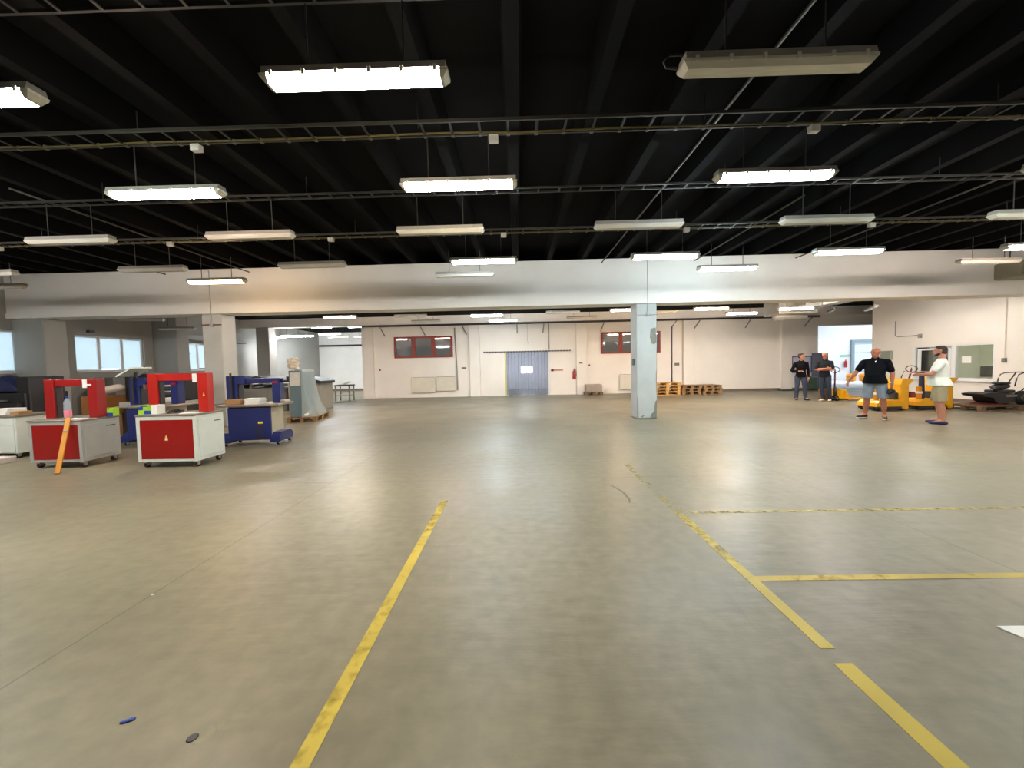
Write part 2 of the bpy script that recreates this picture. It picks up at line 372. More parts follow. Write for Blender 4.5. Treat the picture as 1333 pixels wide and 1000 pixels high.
# main beam, columns
struct(B(-14, 14.6, 10.4, 10.95, 3.1, CE, bev=.012).build('trim_1', 'wall'), 'long white painted concrete beam across the hall')
struct(B(-14, 14.6, 10.385, 10.4, 3.1, 3.24).build('trim_2', 'wall'))
def column(x0, x1, y0, y1, z1, name, lab, m='pillar'):
    return tag(B(x0, x1, y0, y1, 0, z1, bev=.02).build(name, m), lab, kind='structure')
cr = column(3.2, 3.75, 10.42, 10.95, 3.1, 'column', 'white painted concrete column with chipped plaster in the middle of the hall')
def chip(pts, y, par, m='plaster'):
    b = MB(); b.prism(pts, 'y', y - .006, y + .004); return b.build('bare_patch', m, par)
chip([(3.585, 2.42), (3.72, 2.45), (3.735, 2.05), (3.66, 2.0), (3.6, 2.04), (3.565, 2.2)], 10.42, cr)
chip([(3.56, .02), (3.735, .02), (3.742, .5), (3.70, .46), (3.66, .2), (3.6, .12)], 10.42, cr)
chip([(3.215, .03), (3.25, .04), (3.235, .55), (3.215, .6)], 10.42, cr)
chip([(3.3, .06), (3.42, .1), (3.36, .03)], 10.42, cr)
chip([(3.735, .6), (3.742, 1.35), (3.72, 1.2), (3.725, .8)], 10.42, cr)
cl = column(-8.6, -8.05, 10.42, 10.95, 3.1, 'column', 'white concrete column behind the red strapping machines')
column(-14, -13.1, 10.5, 11.05, 3.1, 'column', 'grey wall pier between the two near windows', 'wallgrey')
column(-14, -13.05, 14.6, 15.15, 4.12, 'column', 'grey wall pier beyond the three pane window', 'wallgrey')
column(-13.2, -12.55, 19.3, 19.9, 3.72, 'column', 'free grey column at the mouth of the rear left bay', 'wallgrey')
struct(B(-14.3, 20.3, 10.95, 27.3, 4.12, 4.3).build('ceiling_rear', 'ceiling'))
struct(B(-14, -7.85, 19.35, 19.85, 3.7, 4.12).build('trim_3', 'wall'))
struct(B(-7.85, 20, 19.38, 19.5, 3.68, 4.12).build('trim_4', 'wallwarm'))
for x0, x1 in ((-7.85, -7.3), (-2.42, -1.9), (2.95, 3.45), (8.28, 8.8)):
    struct(B(x0, x1, 19.32, 19.5, 0, 3.68, bev=.01).build('trim_5', 'wallwarm'))
struct(B(13.2, 13.7, 19.42, 19.5, 0, 3.68).build('trim_6', 'wallwarm'))
struct(B(8.8, 15.02, 19.48, 19.5, 0, .11).build('baseboard_back', 'skirt'))
struct(B(-14, -7.85, 26.97, 27, 0, .14).build('baseboard_bay', 'skirt'))
struct(B(14.58, 14.6, 10, 16.1, 0, .1).build('baseboard_right', 'skirt'))
# plaster facings on the back wall: slightly darker rubbed band
# left wall windows
def left_window(n, y0, y1, open_low=0.):
    z0, z1 = 1.62, 2.8; X = -14.12
    f = MB()
    for a, b, c, d in ((y0, y1, z0, z0 + .06), (y0, y1, z1 - .06, z1), (y0, y0 + .06, z0 + .06, z1 - .06), (y1 - .06, y1, z0 + .06, z1 - .06)): f.box(X - .04, X + .04, a, b, c, d)
    wd = (y1 - y0) / 3
    for k in (1, 2): f.box(X - .045, X + .045, y0 + wd * k - .045, y0 + wd * k + .045, z0 + .06, z1 - .06)
    o = struct(f.build('window_%d' % n, 'pvc'))
    B(X - .005, X + .005, y0 + .05, y1 - .05, z0 + .05, z1 - .05).build('pane', 'panew', o)
    for k in range(3):
        lo = open_low if k == 2 else 0
        B(X + .016, X + .022, y0 + wd * k + .055, y0 + wd * (k + 1) - .055, z0 + .06 + lo + .03 * (k % 2), z1 - .06).build('roller_blind', 'blind', o)
    B(-14.1, -13.93, y0 - .02, y1 + .02, z0 - .03, z0).build('window_sill', 'pvc', o)
left_window(1, 8.35, 10.62); left_window(2, 12.0, 14.25); left_window(3, 16.0, 18.2, .12)
# red framed windows on the back wall
def red_window(n, x0, x1):
    z0, z1 = 2.02, 3.1; f = MB(); Y0, Y1 = 19.44, 19.5
    for a, b, c, d in ((x0, x1, z0, z0 + .1), (x0, x1, z1 - .1, z1), (x0, x0 + .11, z0 + .1, z1 - .1), (x1 - .11, x1, z0 + .1, z1 - .1)): f.box(a, b, Y0, Y1, c, d)
    wd = (x1 - x0) / 3
    for k in (1, 2): f.box(x0 + wd * k - .1, x0 + wd * k + .1, Y0, Y1, z0 + .1, z1 - .1)
    o = struct(f.build('window_%d' % n, 'winred'))
    for k in range(3): B(x0 + wd * k + .06, x0 + wd * (k + 1) - .06, 19.475, 19.495, z0 + .08, z1 - .08).build('pane', 'pane_dark', o)
red_window(4, -6.25, -3.27); red_window(5, 4.2, 7.18)
# room behind the strip curtain
w = MB().box(-2.6, -2.5, 19.75, 25, 0, 3.2).box(4, 4.1, 19.75, 25, 0, 3.2)
w.box(-2.6, .2, 25, 25.1, 0, 3.2).box(.95, 4.1, 25, 25.1, 0, 3.2).box(.2, .95, 25, 25.1, 0, .98).box(.2, .95, 25, 25.1, 1.5, 3.2)
struct(w.build('wall_store', 'wall')); struct(B(-2.6, 4.1, 19.75, 25.1, 3.2, 3.3).build('ceiling_store', 'wall'))
o = struct(MB().box(.2, .95, 25.02, 25.08, .98, 1.03).box(.2, .95, 25.02, 25.08, 1.45, 1.5).box(.55, .6, 25.02, 25.08, 1.03, 1.45).build('window_6', 'pvc'))
B(.22, .93, 25.045, 25.055, 1.0, 1.48).build('pane', 'panew', o)
# strip curtain
cu = thing('strip_curtain', 'translucent plastic strip curtain hanging in the back wall doorway', 'curtain', (.48, 19.47, 0))
n = 13
for k in range(n):
    x = -1.04 + k * 2.0 / (n - 1); y = -.02 if k % 2 else .0
    a = .03 * math.sin(k * 1.7); b = MB(); pts = []
    for j in range(7):
        u = -.095 + .19 * j / 6; pts.append((x + u, y + a * u + .018 * (1 - (u / .095) ** 2) * (1 if k % 2 else .6)))
    b.prism(pts + [(p, q + .004) for p, q in pts[::-1]], 'z', .03 + .01 * (k % 3), 2.24)
    b.build('curtain_strip', 'strip', cu, True)
b = MB().box(-2.2, 2.2, -.04, -.015, 2.2, 2.25)
b.build('rail', 'galv', cu)
for k in range(30):
    o = B(-2.16 + k * .149 - .035, -2.16 + k * .149 + .035, -.06, -.04, 2.19, 2.255, bev=.008).build('hook_plate', 'dark', cu)
B(-1.13, -1.06, -.02, .02, 0, 2.2).build('door_edge', mat('yellow_green_edge', (206, 204, 120), .6), cu)
B(1.06, 1.13, -.02, .02, 0, 2.2).build('door_edge', 'pvc', cu)
# lobby beyond the opening
w = MB().box(14.6, 14.9, 19.75, 27, 0, 5)
w.box(14.6, 20.9, 27, 27.2, 0, 5).box(21.7, 28, 27, 27.2, 0, 5).box(20.9, 21.7, 27, 27.2, 2.9, 5).box(27.8, 28, 16.0, 27, 0, 5).box(20.3, 28, 16.0, 16.2, 0, 5)
struct(w.build('wall_lobby', 'lobby'))
struct(B(14.6, 28, 19.75, 27.2, -.2, .003).build('floor_lobby', 'lobbyfloor')); struct(B(20.3, 28, 16, 19.75, -.2, .002).build('floor_lobby_side', 'lobbyfloor'))
struct(B(20.55, 20.7, 26.9, 27.0, 0, 5).build('trim_7', 'lobby'))
struct(MB().box(14.6, 28.2, 19.75, 21.8, 5, 5.15).box(14.6, 28.2, 24.6, 27.2, 5, 5.15).box(20.3, 28.2, 16, 19.75, 5, 5.15).build('ceiling_lobby_light_slot', 'lobby'))  # unseen roof, its open strip shaped to limit the daylight in the lobby
d = struct(B(23.2, 26.4, 26.9, 26.98, 0, 2.6).build('door_1', 'secdoor'))
for z in (.62, 1.25, 1.9, 2.5): B(23.2, 26.4, 26.88, 26.9, z - .015, z + .015).build('door_seam', 'secline', d)
MB().box(23.0, 23.2, 26.86, 27, 0, 2.8).box(23.2, 26.5, 26.86, 27, 2.6, 2.8).build('door_frame', 'secline', d)
struct(B(-60, 60, 27.3, 80, -.25, -.2).build('floor_outdoor', 'asphalt'))
struct(B(-60, -14.3, -30, 27.3, -.25, -.2).build('floor_outdoor_left', 'asphalt'))

# ------------------------------------------------------------------ lamps
LEN = 1.27
def lamp_mesh():
    L2 = LEN / 2
    def ring(bm, rows):
        R = [[bm.verts.new(p) for p in r] for r in rows]
        for a, b in zip(R, R[1:]):
            for k in range(4): bm.faces.new((a[k], a[(k + 1) % 4], b[(k + 1) % 4], b[k]))
        bm.faces.new(R[0][::-1]); bm.faces.new(R[-1])
    def sect(x, w, z): return x, w, z
    h = MB().prism([(-.055, .105), (-.068, .055), (.068, .055), (.055, .105)], 'x', -L2 + .015, L2 - .015)
    E_ = L2 - .055
    d = MB()
    ring(d.bm, [[(-E_, -.066, .054), (E_, -.066, .054), (E_, .066, .054), (-E_, .066, .054)], [(-E_, -.066, .035), (E_, -.066, .035), (E_, .066, .035), (-E_, .066, .035)], [(-E_, -.044, 0), (E_, -.044, 0), (E_, .044, 0), (-E_, .044, 0)]])
    c = MB()
    ring(c.bm, [[(E_, -.067, .055), (L2, -.064, .055), (L2, .064, .055), (E_, .067, .055)], [(E_, -.067, .035), (L2 - .004, -.062, .037), (L2 - .004, .062, .037), (E_, .067, .035)], [(E_, -.045, -.001), (L2 - .035, -.042, .0), (L2 - .035, .042, .0), (E_, .045, -.001)]])
    return h, d, c
h, d, c_ = lamp_mesh()
def me_of(mb, name, m):
    o = mb.build(name, m); me = o.data; bpy.data.objects.remove(o); return me
ME_H = me_of(h, 'housing', 'housing'); ME_D = {}
h, d, c2_ = lamp_mesh(); h.bm.free(); c2_.bm.free()
base_d = me_of(d, 'diffuser', 'diff'); ME_CAP = me_of(c_, 'end_cap', 'diff')
for k in ('diff', 'l_warm', 'l_orange', 'l_cool', 'l_cyan', 'l_green', 'l_pink', 'l_white', 'r_warm', 'r_orange', 'r_cool', 'r_pink'):
    me = base_d.copy(); me.materials[0] = M[k]; ME_D[k] = me
ME_CLIP = me_of(B(-.012, .012, -.006, .006, -.02, .02, bev=.003), 'clip', 'clip')
ME_BOX = me_of(B(-.05, .05, -.035, .035, -.035, .035, bev=.006), 'connector_box', 'clip')
ME_ROD = {}
def put(me, name, parent, loc=(0, 0, 0)):
    o = bpy.data.objects.new(name, me); COL.objects.link(o); o.parent = parent; o.location = loc; return o
def lamp(x, y, kind, label, group, z=3.44, top=3.98, detail=0, box=0, rz=0., tilt=0., rods=(-.33, .33)):
    t = thing('fluorescent_lamp', label, 'lamp', (x, y, z), rz, group); t.rotation_euler.y = tilt
    put(ME_H, 'housing', t); put(ME_D[kind], 'diffuser', t)
    put(ME_CAP, 'end_cap', t); put(ME_CAP, 'end_cap', t).rotation_euler.z = PI
    hh = round(top - z, 2)
    if hh > .12:
        if hh not in ME_ROD: ME_ROD[hh] = me_of(MB().cyl((0, 0, .1), (0, 0, hh), .006, seg=6), 'hanger', 'tray')
        for dx in rods: put(ME_ROD[hh], 'hanger', t, (dx, 0, 0))
    if box: put(ME_BOX, 'connector_box', t, (rods[1] + .06, -.03, hh - .05))
    if detail:
        for s in (-1, 1):
            for dx in (-.55, -.33, -.11, .11, .33, .55): put(ME_CLIP, 'clip', t, (dx, s * .07, .05))
    return t
G = 'fluorescent ceiling lamps of the front hall'
r1 = 'row nearest the camera'
lamp(-3.98, 2.76, 'l_green', 'lit fluorescent lamp cut by the left frame edge in the nearest row', G, detail=1)
lamp(-1.06, 2.70, 'l_warm', 'large glowing warm fluorescent lamp in the nearest hanging row', G, detail=1)
t = lamp(1.77, 2.70, 'diff', 'large unlit grey fluorescent lamp in the nearest row, with a looped cable', G, detail=1)
MB().tube([(-.56, .02, .1), (-.62, .02, .14), (-.7, .02, .14), (-.74, .02, .1), (-.72, .02, .06), (-.64, .02, .05)], .008).build('supply_cable', 'cable', t, True)
for x, k, l in ((-3.83, 'l_pink', 'lit pinkish lamp of the second row, above the red strapping machines'), (-.6, 'l_warm', 'lit warm lamp of the second row, hanging over the middle'),
                (2.8, 'l_cool', 'lit cool white lamp of the second row, right of the middle one'), (6.1, 'l_green', 'lit lamp cut by the right frame edge in the second row')):
    lamp(x, 4.27, k, l, G, detail=1, box=1, top=3.99)
for i, (x, l) in enumerate(((-6.55, 'unlit lamp of the third row, farthest left, crossed by a ceiling pipe'), (-3.87, 'unlit lamp of the third row, second from its left end'),
             (-1.08, 'unlit lamp of the third row, just below the lit middle lamp'), (1.78, 'unlit lamp of the third row, right of the middle'),
             (4.45, 'unlit lamp of the third row, second from its right end'), (7.4, 'unlit lamp of the third row, cut by the right frame edge'))):
    lamp(x, 5.66, 'diff', l, G, top=3.99, tilt=.0)
for x, k, l in ((-10.2, 'diff', 'unlit lamp of the fourth row, at the left frame edge'), (-6.9, 'diff', 'unlit thin lamp of the fourth row, above the orange lit one'),
                (-3.84, 'diff', 'unlit thin lamp of the fourth row, between two lit ones'), (-.6, 'l_cool', 'lit cool lamp of the fourth row, against the middle of the beam top'),
                (2.78, 'l_cool', 'lit cool lamp of the fourth row, above the chipped column'), (6.15, 'l_white', 'lit white lamp of the fourth row, right of the bluish one'),
                (9.6, 'l_pink', 'lit pink orange lamp of the fourth row, cut by the right frame edge')):
    lamp(x, 7.3, k, l, G, box=1, top=3.99)
for x, k, l in ((-6.5, 'l_orange', 'lit orange lamp hanging in front of the beam above the left column'), (-1.1, 'diff', 'unlit grey lamp hanging in front of the middle of the beam'),
                (4.5, 'l_cyan', 'lit bluish lamp hanging in front of the beam, right of the chipped column'), (9.95, 'diff', 'unlit lamp hanging in front of the beam near the grey heater'),
                (-11.4, 'diff', 'unlit lamp in front of the beam at the left frame edge')):
    lamp(x, 8.35, k, l, G, top=4.0)
G2 = 'fluorescent ceiling lamps of the rear hall'
for x, y, z, k, l in ((-6.65, 14.45, 3.44, 'r_warm', 'lit warm lamp behind the beam, left of the red framed window'), (-1.15, 14.77, 3.42, 'l_cool', 'lit cool lamp behind the beam, upper of the pair over the curtain'),
                (-.59, 16.7, 3.44, 'l_cool', 'lit cool lamp behind the beam, lower of the pair over the curtain'), (7.03, 14.1, 3.38, 'r_orange', 'lit orange lamp behind the beam over the pallet stacks'),
                (8.92, 15.5, 3.36, 'r_cool', 'lit cool lamp behind the beam, beside the duct end box'), (9.98, 14.0, 3.30, 'r_warm', 'lit warm lamp in front of the duct end box'),
                (-4.07, 14.77, 3.46, 'diff', 'unlit lamp behind the beam, upper one over the left red framed window'), (-3.95, 16.7, 3.48, 'diff', 'unlit lamp behind the beam, lower one over the left red framed window'),
                (1.72, 14.43, 3.42, 'diff', 'unlit lamp behind the beam, right of the curtain, the nearer one'), (2.73, 16.3, 3.44, 'diff', 'unlit lamp behind the beam beside the chipped column, farther one'),
                (5.5, 15.0, 3.42, 'diff', 'unlit lamp behind the beam, just right of the chipped column'), (4.1, 14.5, 3.46, 'r_orange', 'lit orange lamp behind the beam, cut off by the chipped column'),
                (-12.6, 22.6, 3.5, 'l_cool', 'lit lamp in the rear left bay, beside the free column, farther one'), (-12.7, 20.0, 3.2, 'l_cool', 'lit bluish lamp in the rear left bay, lower one beside the left column'),
                (-11.9, 20.3, 3.3, 'r_pink', 'lit pinkish lamp in the rear left bay, just right of the free column'), (-10.2, 20.9, 3.44, 'r_cool', 'lit white lamp in the rear left bay, right hand one'),
                (-11.2, 24.0, 3.5, 'diff', 'unlit lamp deep in the rear left bay'), (-9.4, 23.6, 3.42, 'diff', 'unlit lamp in the rear left bay nearest its right wall')):
    lamp(x, y, k, l, G2, z=z, top=4.12)
for x, y, l in ((-11.6, 22.8, 'added unseen lamp under the bay ceiling, left one'), (-9.4, 22.8, 'added unseen lamp under the bay ceiling, right one')):
    lamp(x, y, 'r_cool', l, 'added lamps under the bay ceiling', z=4.0, top=4.1)  # hidden lamps added to brighten the back wall of the bay
lamp(.5, 22.4, 'r_cool', 'added unseen lamp brightening the strip curtain from behind', 'added store room lamp', z=2.9, top=3.0)  # added above the door head, out of sight, to brighten the curtain
for x, y in ((-7.15, 4.27), (-10.4, 4.27), (-9.6, 5.66), (-7.0, 2.7), (9.4, 4.27), (10.3, 5.66), (7.6, 2.7)):
    lamp(x, y, 'l_white', 'added lamp outside the view, lighting the front hall', 'added lamps beside the view', top=3.99)  # added out of frame to brighten the beam and the hall sides
for x, k in ((-8.2, 'r_pink'), (-5.2, 'r_warm'), (-2.2, 'r_pink'), (.8, 'r_cool'), (3.8, 'r_warm'), (6.8, 'r_warm'), (9.8, 'r_pink'), (12.7, 'l_white')):
    lamp(x, 12.3, k, 'added lamp hidden behind the big beam, lighting the rear walls', 'added lamps right behind the beam', z=3.5, top=4.12)  # row added out of sight to brighten the back and right walls
# lamps hung along the depth
lamp(12.9, 14.3, 'diff', 'unlit lamp hung lengthwise beyond the duct', G2, z=3.28, top=4.12, rz=PI / 2 - .5)
lamp(14.0, 17.4, 'diff', 'unlit lamp hung lengthwise over the passage to the lobby', G2, z=3.62, top=4.12, rz=PI / 2 - .5)
lamp(-12.4, 12.6, 'diff', 'unlit lamp near the three pane window, the higher one', G2, z=3.25, top=4.12, rz=.25)
lamp(-12.1, 13.6, 'diff', 'unlit lamp near the three pane window, the lower one', G2, z=3.05, top=4.12, rz=.05)
# unseen lamp added to light the office interior
t = thing('added_panel_lamp', 'added unseen panel lamp lighting the office', 'lamp', (16.6, 13, 2.86)); B(-.6, .6, -.3, .3, 0, .04).build('frame', 'pvc', t); B(-.55, .55, -.25, .25, -.01, 0).build('diffuser', emis('office_fill_light', (1, .97, .88), 40), t)

# ------------------------------------------------------------------ cable ladders and pipes
def tray(y, z, x0, x1, wdt, lab, rungs=True, cable=True):
    rm = 'tray' if rungs else 'traydark'
    t = thing('cable_ladder', lab, 'cable tray', (0, y, z), group='cable ladders under the ceiling')
    hr = .016 if rungs else .012
    for s in (-1, 1): B(x0, x1, s * wdt / 2 - .01, s * wdt / 2 + .01, -hr, hr).build('side_rail', rm, t)
    if cable:
        b = MB(); pts = [(x0 + (x1 - x0) * k / 40, wdt / 2 - .04 + .01 * math.sin(k * 1.3), -.008 + .005 * math.sin(k * 2.1)) for k in range(41)]
        b.tube(pts, .010).build('cable', 'ycable', t, True)
    nr = int((x1 - x0) / .3); me = mc = None
    for k in range(min(nr, 100)):
        if me is None: me = me_of(B(-.012, .012, -wdt / 2 + .01, wdt / 2 - .01, -.014, -.004), 'rung', 'traydark'); mc = me_of(B(-.018, .018, -.02, .02, -.022, .02, bev=.004), 'cable_clip', 'trayclip')
        put(me, 'rung', t, (x0 + .15 + .3 * k, 0, 0))
        if rungs: put(mc, 'cable_clip', t, (x0 + .15 + .3 * k, wdt / 2, 0))
    for x in range(int(x0) + 1, int(x1), 3): put(me_of(MB().cyl((0, 0, .01), (0, 0, CE - z), .006, seg=6), 'hanger', 'traydark'), 'hanger', t, (x, 0, 0))
tray(2.65, 4.06, -9, 9, .24, 'cable ladder above the nearest lamp row', False, False)
tray(4.16, 4.02, -11, 11, .24, 'cable ladder with yellow cable and bright rungs above the second lamp row')
tray(5.64, 4.02, -13, 13, .14, 'narrow dark cable ladder above the unlit third lamp row', False, False)
tray(7.3, 4.02, -13.5, 13.5, .2, 'cable ladder with dotted rungs just before the beam')
for x, y0, y1, lab in ((2.28, -5, 10.4, 'thin grey pipe running along the ceiling right of the middle'), (-9.5, -5, 10.4, 'thin pale pipe running along the ceiling on the left'),
                       (7.4, -5, 10.4, 'thin pale pipe running along the ceiling on the right'), (-7.2, 5.5, 10.4, 'short thin pipe under the ceiling above the orange lamp'),
                       (4.75, 6.5, 10.4, 'short thin pipe under the ceiling above the bluish lamp')):
    tag(MB().cyl((x, y0, 4.19), (x, y1, 4.19), .015, seg=8).build('ceiling_pipe', 'ceilpipe', None, True), lab, 'pipe', 'pipes along the ceiling')
# pipe under the rear band
tag(MB().cyl((-7.8, 19.25, 3.64), (14.9, 19.25, 3.62), .05, seg=10).build('heating_pipe', 'darkpipe', None, True), 'long dark pipe running under the band on the back wall', 'pipe')
tag(MB().cyl((-13.9, 26.85, 3.2), (-7.9, 26.85, 3.2), .06, seg=10).build('heating_pipe', 'darkpipe', None, True), 'dark pipe high on the rear wall of the left bay', 'pipe')
for x, dx, lab in ((-6.9, .2, 'leftmost diagonal pipe brace above the left red window'), (-4.85, .2, 'diagonal pipe brace above the middle of the left red window'), (-2.75, .2, 'diagonal pipe brace left of the pilaster beside the curtain'),
                   (.0, 0., 'vertical pipe brace above the exit plate'), (1.35, -.05, 'pipe brace right of the exit plate'), (4.35, -.15, 'diagonal pipe brace above the right red window'),
                   (9.1, -.25, 'diagonal pipe brace above the pallet stacks'), (11.6, -.2, 'diagonal pipe brace at the middle of the bare back wall'), (14.6, -.3, 'diagonal pipe brace beside the lobby opening')):
    tag(MB().cyl((x, 19.34, 3.58), (x + dx, 19.47, 3.15), .028, seg=8).build('pipe_brace', 'greypipe', None, True), lab, 'bracket', 'pipe braces along the back wall')
tag(MB().tube([(-3.15, 19.46, 3.5), (-3.12, 19.46, 2.3), (-3.08, 19.46, 1.3), (-3.08, 19.46, .35)], .03).build('wall_conduit', 'greypipe', None, True), 'grey pipe down the back wall beside the left red window', 'pipe')
tag(MB().tube([(1.6, 19.46, 3.6), (1.6, 19.46, 2.3)], .02).build('wall_conduit', 'greypipe', None, True), 'thin conduit down the wall to the curtain rail', 'pipe')
tag(MB().tube([(8.0, 19.46, 3.6), (7.75, 19.46, 3.3), (7.75, 19.46, .5), (7.3, 19.46, .5)], .03).build('wall_conduit', 'greypipe', None, True), 'pipe down the back wall between window and pilaster', 'pipe')
# column conduits and boxes
for x, yb, lab in ((3.5, 10.40, 'white conduit with a round box at the top of the chipped column'), (-8.3, 10.40, 'white conduit with a round box at the top of the left column')):
    t = thing('conduit', lab, 'pipe', (x, yb, 2.8)); MB().cyl((0, -.012, .02), (0, -.012, 1.48), .012, seg=8).build('pipe', 'pillar', t)
    MB().cyl((0, .02, 0), (0, -.04, 0), .05, seg=14).build('junction_box', 'pillar', t, True)
    MB().cyl((-.27, -.012, 0), (.27, -.012, 0), .014, seg=8).build('cross_pipe', 'pillar' if x > 0 else 'jackred', t)
o = tag(B(3.16, 3.2, 10.55, 10.7, 1.45, 1.62, bev=.008).build('switch_box', 'slate'), 'small grey switch box on the left face of the chipped column', 'switch')
t = thing('conduit', 'conduit with a socket box right of the office window', 'pipe', (14.57, 11.75, 0)); MB().cyl((0, 0, 1.42), (0, 0, 3.3), .012, seg=8).build('pipe', 'wallwarm', t)
B(-.03, .03, -.05, .05, 1.3, 1.42, bev=.008).build('socket_box', 'midgrey', t)
t = thing('conduit', 'conduit and small box on the right wall near the lobby opening', 'pipe', (14.57, 15.1, 0)); MB().tube([(0, 0, 2.9), (0, .0, 2.35), (0, -.1, 2.3), (0, -.9, 2.3)], .012).build('pipe', 'greypipe', t)
B(-.03, .03, -.97, -.87, 2.2, 2.34).build('socket_box', 'greypipe', t)
tag(B(14.5, 14.6, 15.2, 15.62, 1.42, 1.78, bev=.01).build('electric_cabinet', mat('green_grey_metal', (140, 146, 132), .5)), 'grey green electric box on the wall behind the man in black shirt and shorts', 'electric box')
# small signs and devices
t = thing('exit_sign', 'small white plate with a green arrow hanging above the curtain', 'sign', (.51, 19.44, 2.66)); B(-.14, .14, -.02, .02, -.07, .07, bev=.006).build('plate', 'paper', t)
MB().prism([(-.08, -.012), (.03, -.012), (.03, -.035), (.08, 0), (.03, .035), (.03, .012), (-.08, .012)], 'y', -.025, -.02).build('arrow', mat('sign_green', (120, 170, 130), .6), t)
tag(MB().cyl((.51, 19.46, 2.73), (.51, 19.46, 3.6), .008, seg=6).build('sign_wire', 'greypipe'), 'thin wire down to the exit plate', 'wire')
t = thing('fire_extinguisher', 'red fire extinguisher mounted on the back wall left of a pilaster', 'extinguisher', (2.83, 19.4, .8))
MB().lathe([(.06, 0), (.08, .02), (.08, .34), (.05, .4), (.025, .42), (.025, .45)], seg=14).build('cylinder', 'ext', t, True)
MB().box(-.02, .02, -.03, .03, .45, .5).box(-.02, .02, -.12, .0, .49, .505).build('valve', 'black', t)
MB().tube([(.02, -.03, .46), (.09, -.05, .42), (.105, -.05, .25), (.1, -.05, .12)], .012).build('hose', 'black', t, True)
tag(B(3.08, 3.24, 19.31, 19.32, 1.55, 1.62).build('wall_plate', 'midgrey'), 'small grey plate on the pilaster by the fire extinguisher', 'sign')
tag(B(-2.85, -2.62, 19.46, 19.5, 1.4, 1.5).build('socket_strip', 'midgrey'), 'double socket left of the pilaster beside the curtain', 'socket')
tag(B(8.1 - .2, 8.1 + .02, 19.46, 19.5, 1.35, 1.48).build('socket_strip', 'midgrey'), 'double socket on the back wall over the pallet stacks', 'socket')
tag(B(-7.05, -6.99, 19.46, 19.5, 1.4, 1.5).build('push_button', 'jackred'), 'tiny call button right of the corner pilaster', 'switch')
tag(B(3.58, 3.65, 19.46, 19.5, 1.42, 1.5).build('push_button', 'jackred'), 'tiny red button right of the pilaster by the extinguisher', 'switch')
t = thing('hose_reel_arm', 'reddish arrow shaped bracket on the wall right of the curtain', 'bracket', (1.98, 19.45, 1.25))
MB().cyl((-.24, 0, 0), (-.24, .05, 0), .07, seg=14).build('disc', 'jackred', t, True); B(-.2, .3, 0, .04, -.03, .03).build('arm', mat('pale_red', (186, 128, 108), .6), t)
# radiators
def radiator(x0, x1, z0, z1, lab):
    t = thing('radiator', lab, 'radiator', ((x0 + x1) / 2, 19.43, z0)); W = (x1 - x0) / 2; H = z1 - z0
    B(-W, W, -.06, .0, 0, H, bev=.012).build('panel', 'beige', t)
    B(-W + .03, W - .03, -.05, .04, H, H + .015).build('top_grille', 'galv', t)
    for s in (-1, 1): B(s * W * .7 - .02, s * W * .7 + .02, 0, .06, .1, H - .1).build('bracket', 'galv', t)
    MB().cyl((W - .02, -.03, .06), (W + .04, -.03, .06), .02, seg=8).build('valve', 'steel', t)
GR = 'radiators on the back wall'
radiator(-5.42, -4.19, .24, 1.02, 'left cream radiator of the pair under the left red window'); radiator(-4.15, -3.16, .31, 1.03, 'right cream radiator of the pair under the left red window')
radiator(5.12, 6.5, .2, .95, 'cream radiator under the right red window, half hidden by the column')
# camera-like device on pier
tag(MB().box(-12.95, -12.82, 11.4, 11.55, 2.78, 2.86, bev=.01).build('security_camera', 'dark'), 'tiny dark camera high on the wall left of the three pane window', 'camera')

# ------------------------------------------------------------------ ducts
t = thing('air_duct', 'long sheet metal duct with grilles running back from the beam on the right', 'duct', (10.95, 0, 3.4))
B(-.25, .25, 11.1, 15.0, 0, .5, bev=.008).build('duct_box', 'duct', t)
for k in range(5):
    y = 11.5 + k * .75
    B(-.27, -.25, y, y + .5, .14, .38).build('grille', 'grille', t)
for y in (11.1, 12.4, 13.7, 14.95): B(-.265, .265, y, y + .04, -.012, .512).build('flange', 'galv', t)
t = thing('duct_plenum', 'grey duct end box hanging behind the lit lamp near the lobby', 'duct', (11.0, 15.75, 3.12))
B(-.75, .75, -.5, .5, .18, .8, bev=.03).build('casing', 'duct', t)
MB().cyl((-.6, 0, .16), (.6, 0, .16), .18, seg=18).build('drum', 'duct', t, True)
B(-.55, .0, -.3, .3, .8, .985).build('riser', 'duct', t)
t = thing('air_duct', 'grey rectangular duct along the left wall beyond the pier', 'duct', (-13.7, 0, 0))
B(-.12, .12, 15.25, 19.2, 2.9, 3.1, bev=.01).build('run', 'greypipe', t); B(-.12, .12, 15.2, 15.45, 3.1, 4.11, bev=.01).build('riser', 'greypipe', t)
tag(MB().cyl((-13.5, 15.6, 2.3), (-13.5, 15.6, 2.9), .01, seg=6).sph((-13.5, 15.6, 2.3), .05).build('pull_cord', 'midgrey'), 'cord with a ball hanging from the left wall duct', 'cord')
t = thing('unit_heater', 'grey green box heater on the beam at the right frame edge', 'heater', (12.95, 10.12, 3.46))
B(-.42, .42, -.28, .28, 0, .42, bev=.04, seg=2).build('casing', 'unit', t)
for k in range(5): B(-.36, .36, -.295, -.27, .06 + k * .065, .1 + k * .065).build('louvre', 'midgrey', t)
for s in (-1, 1): MB().cyl((s * .35, 0, .42), (s * .35, 0, .84), .012, seg=6).build('hanger', 'tray', t)

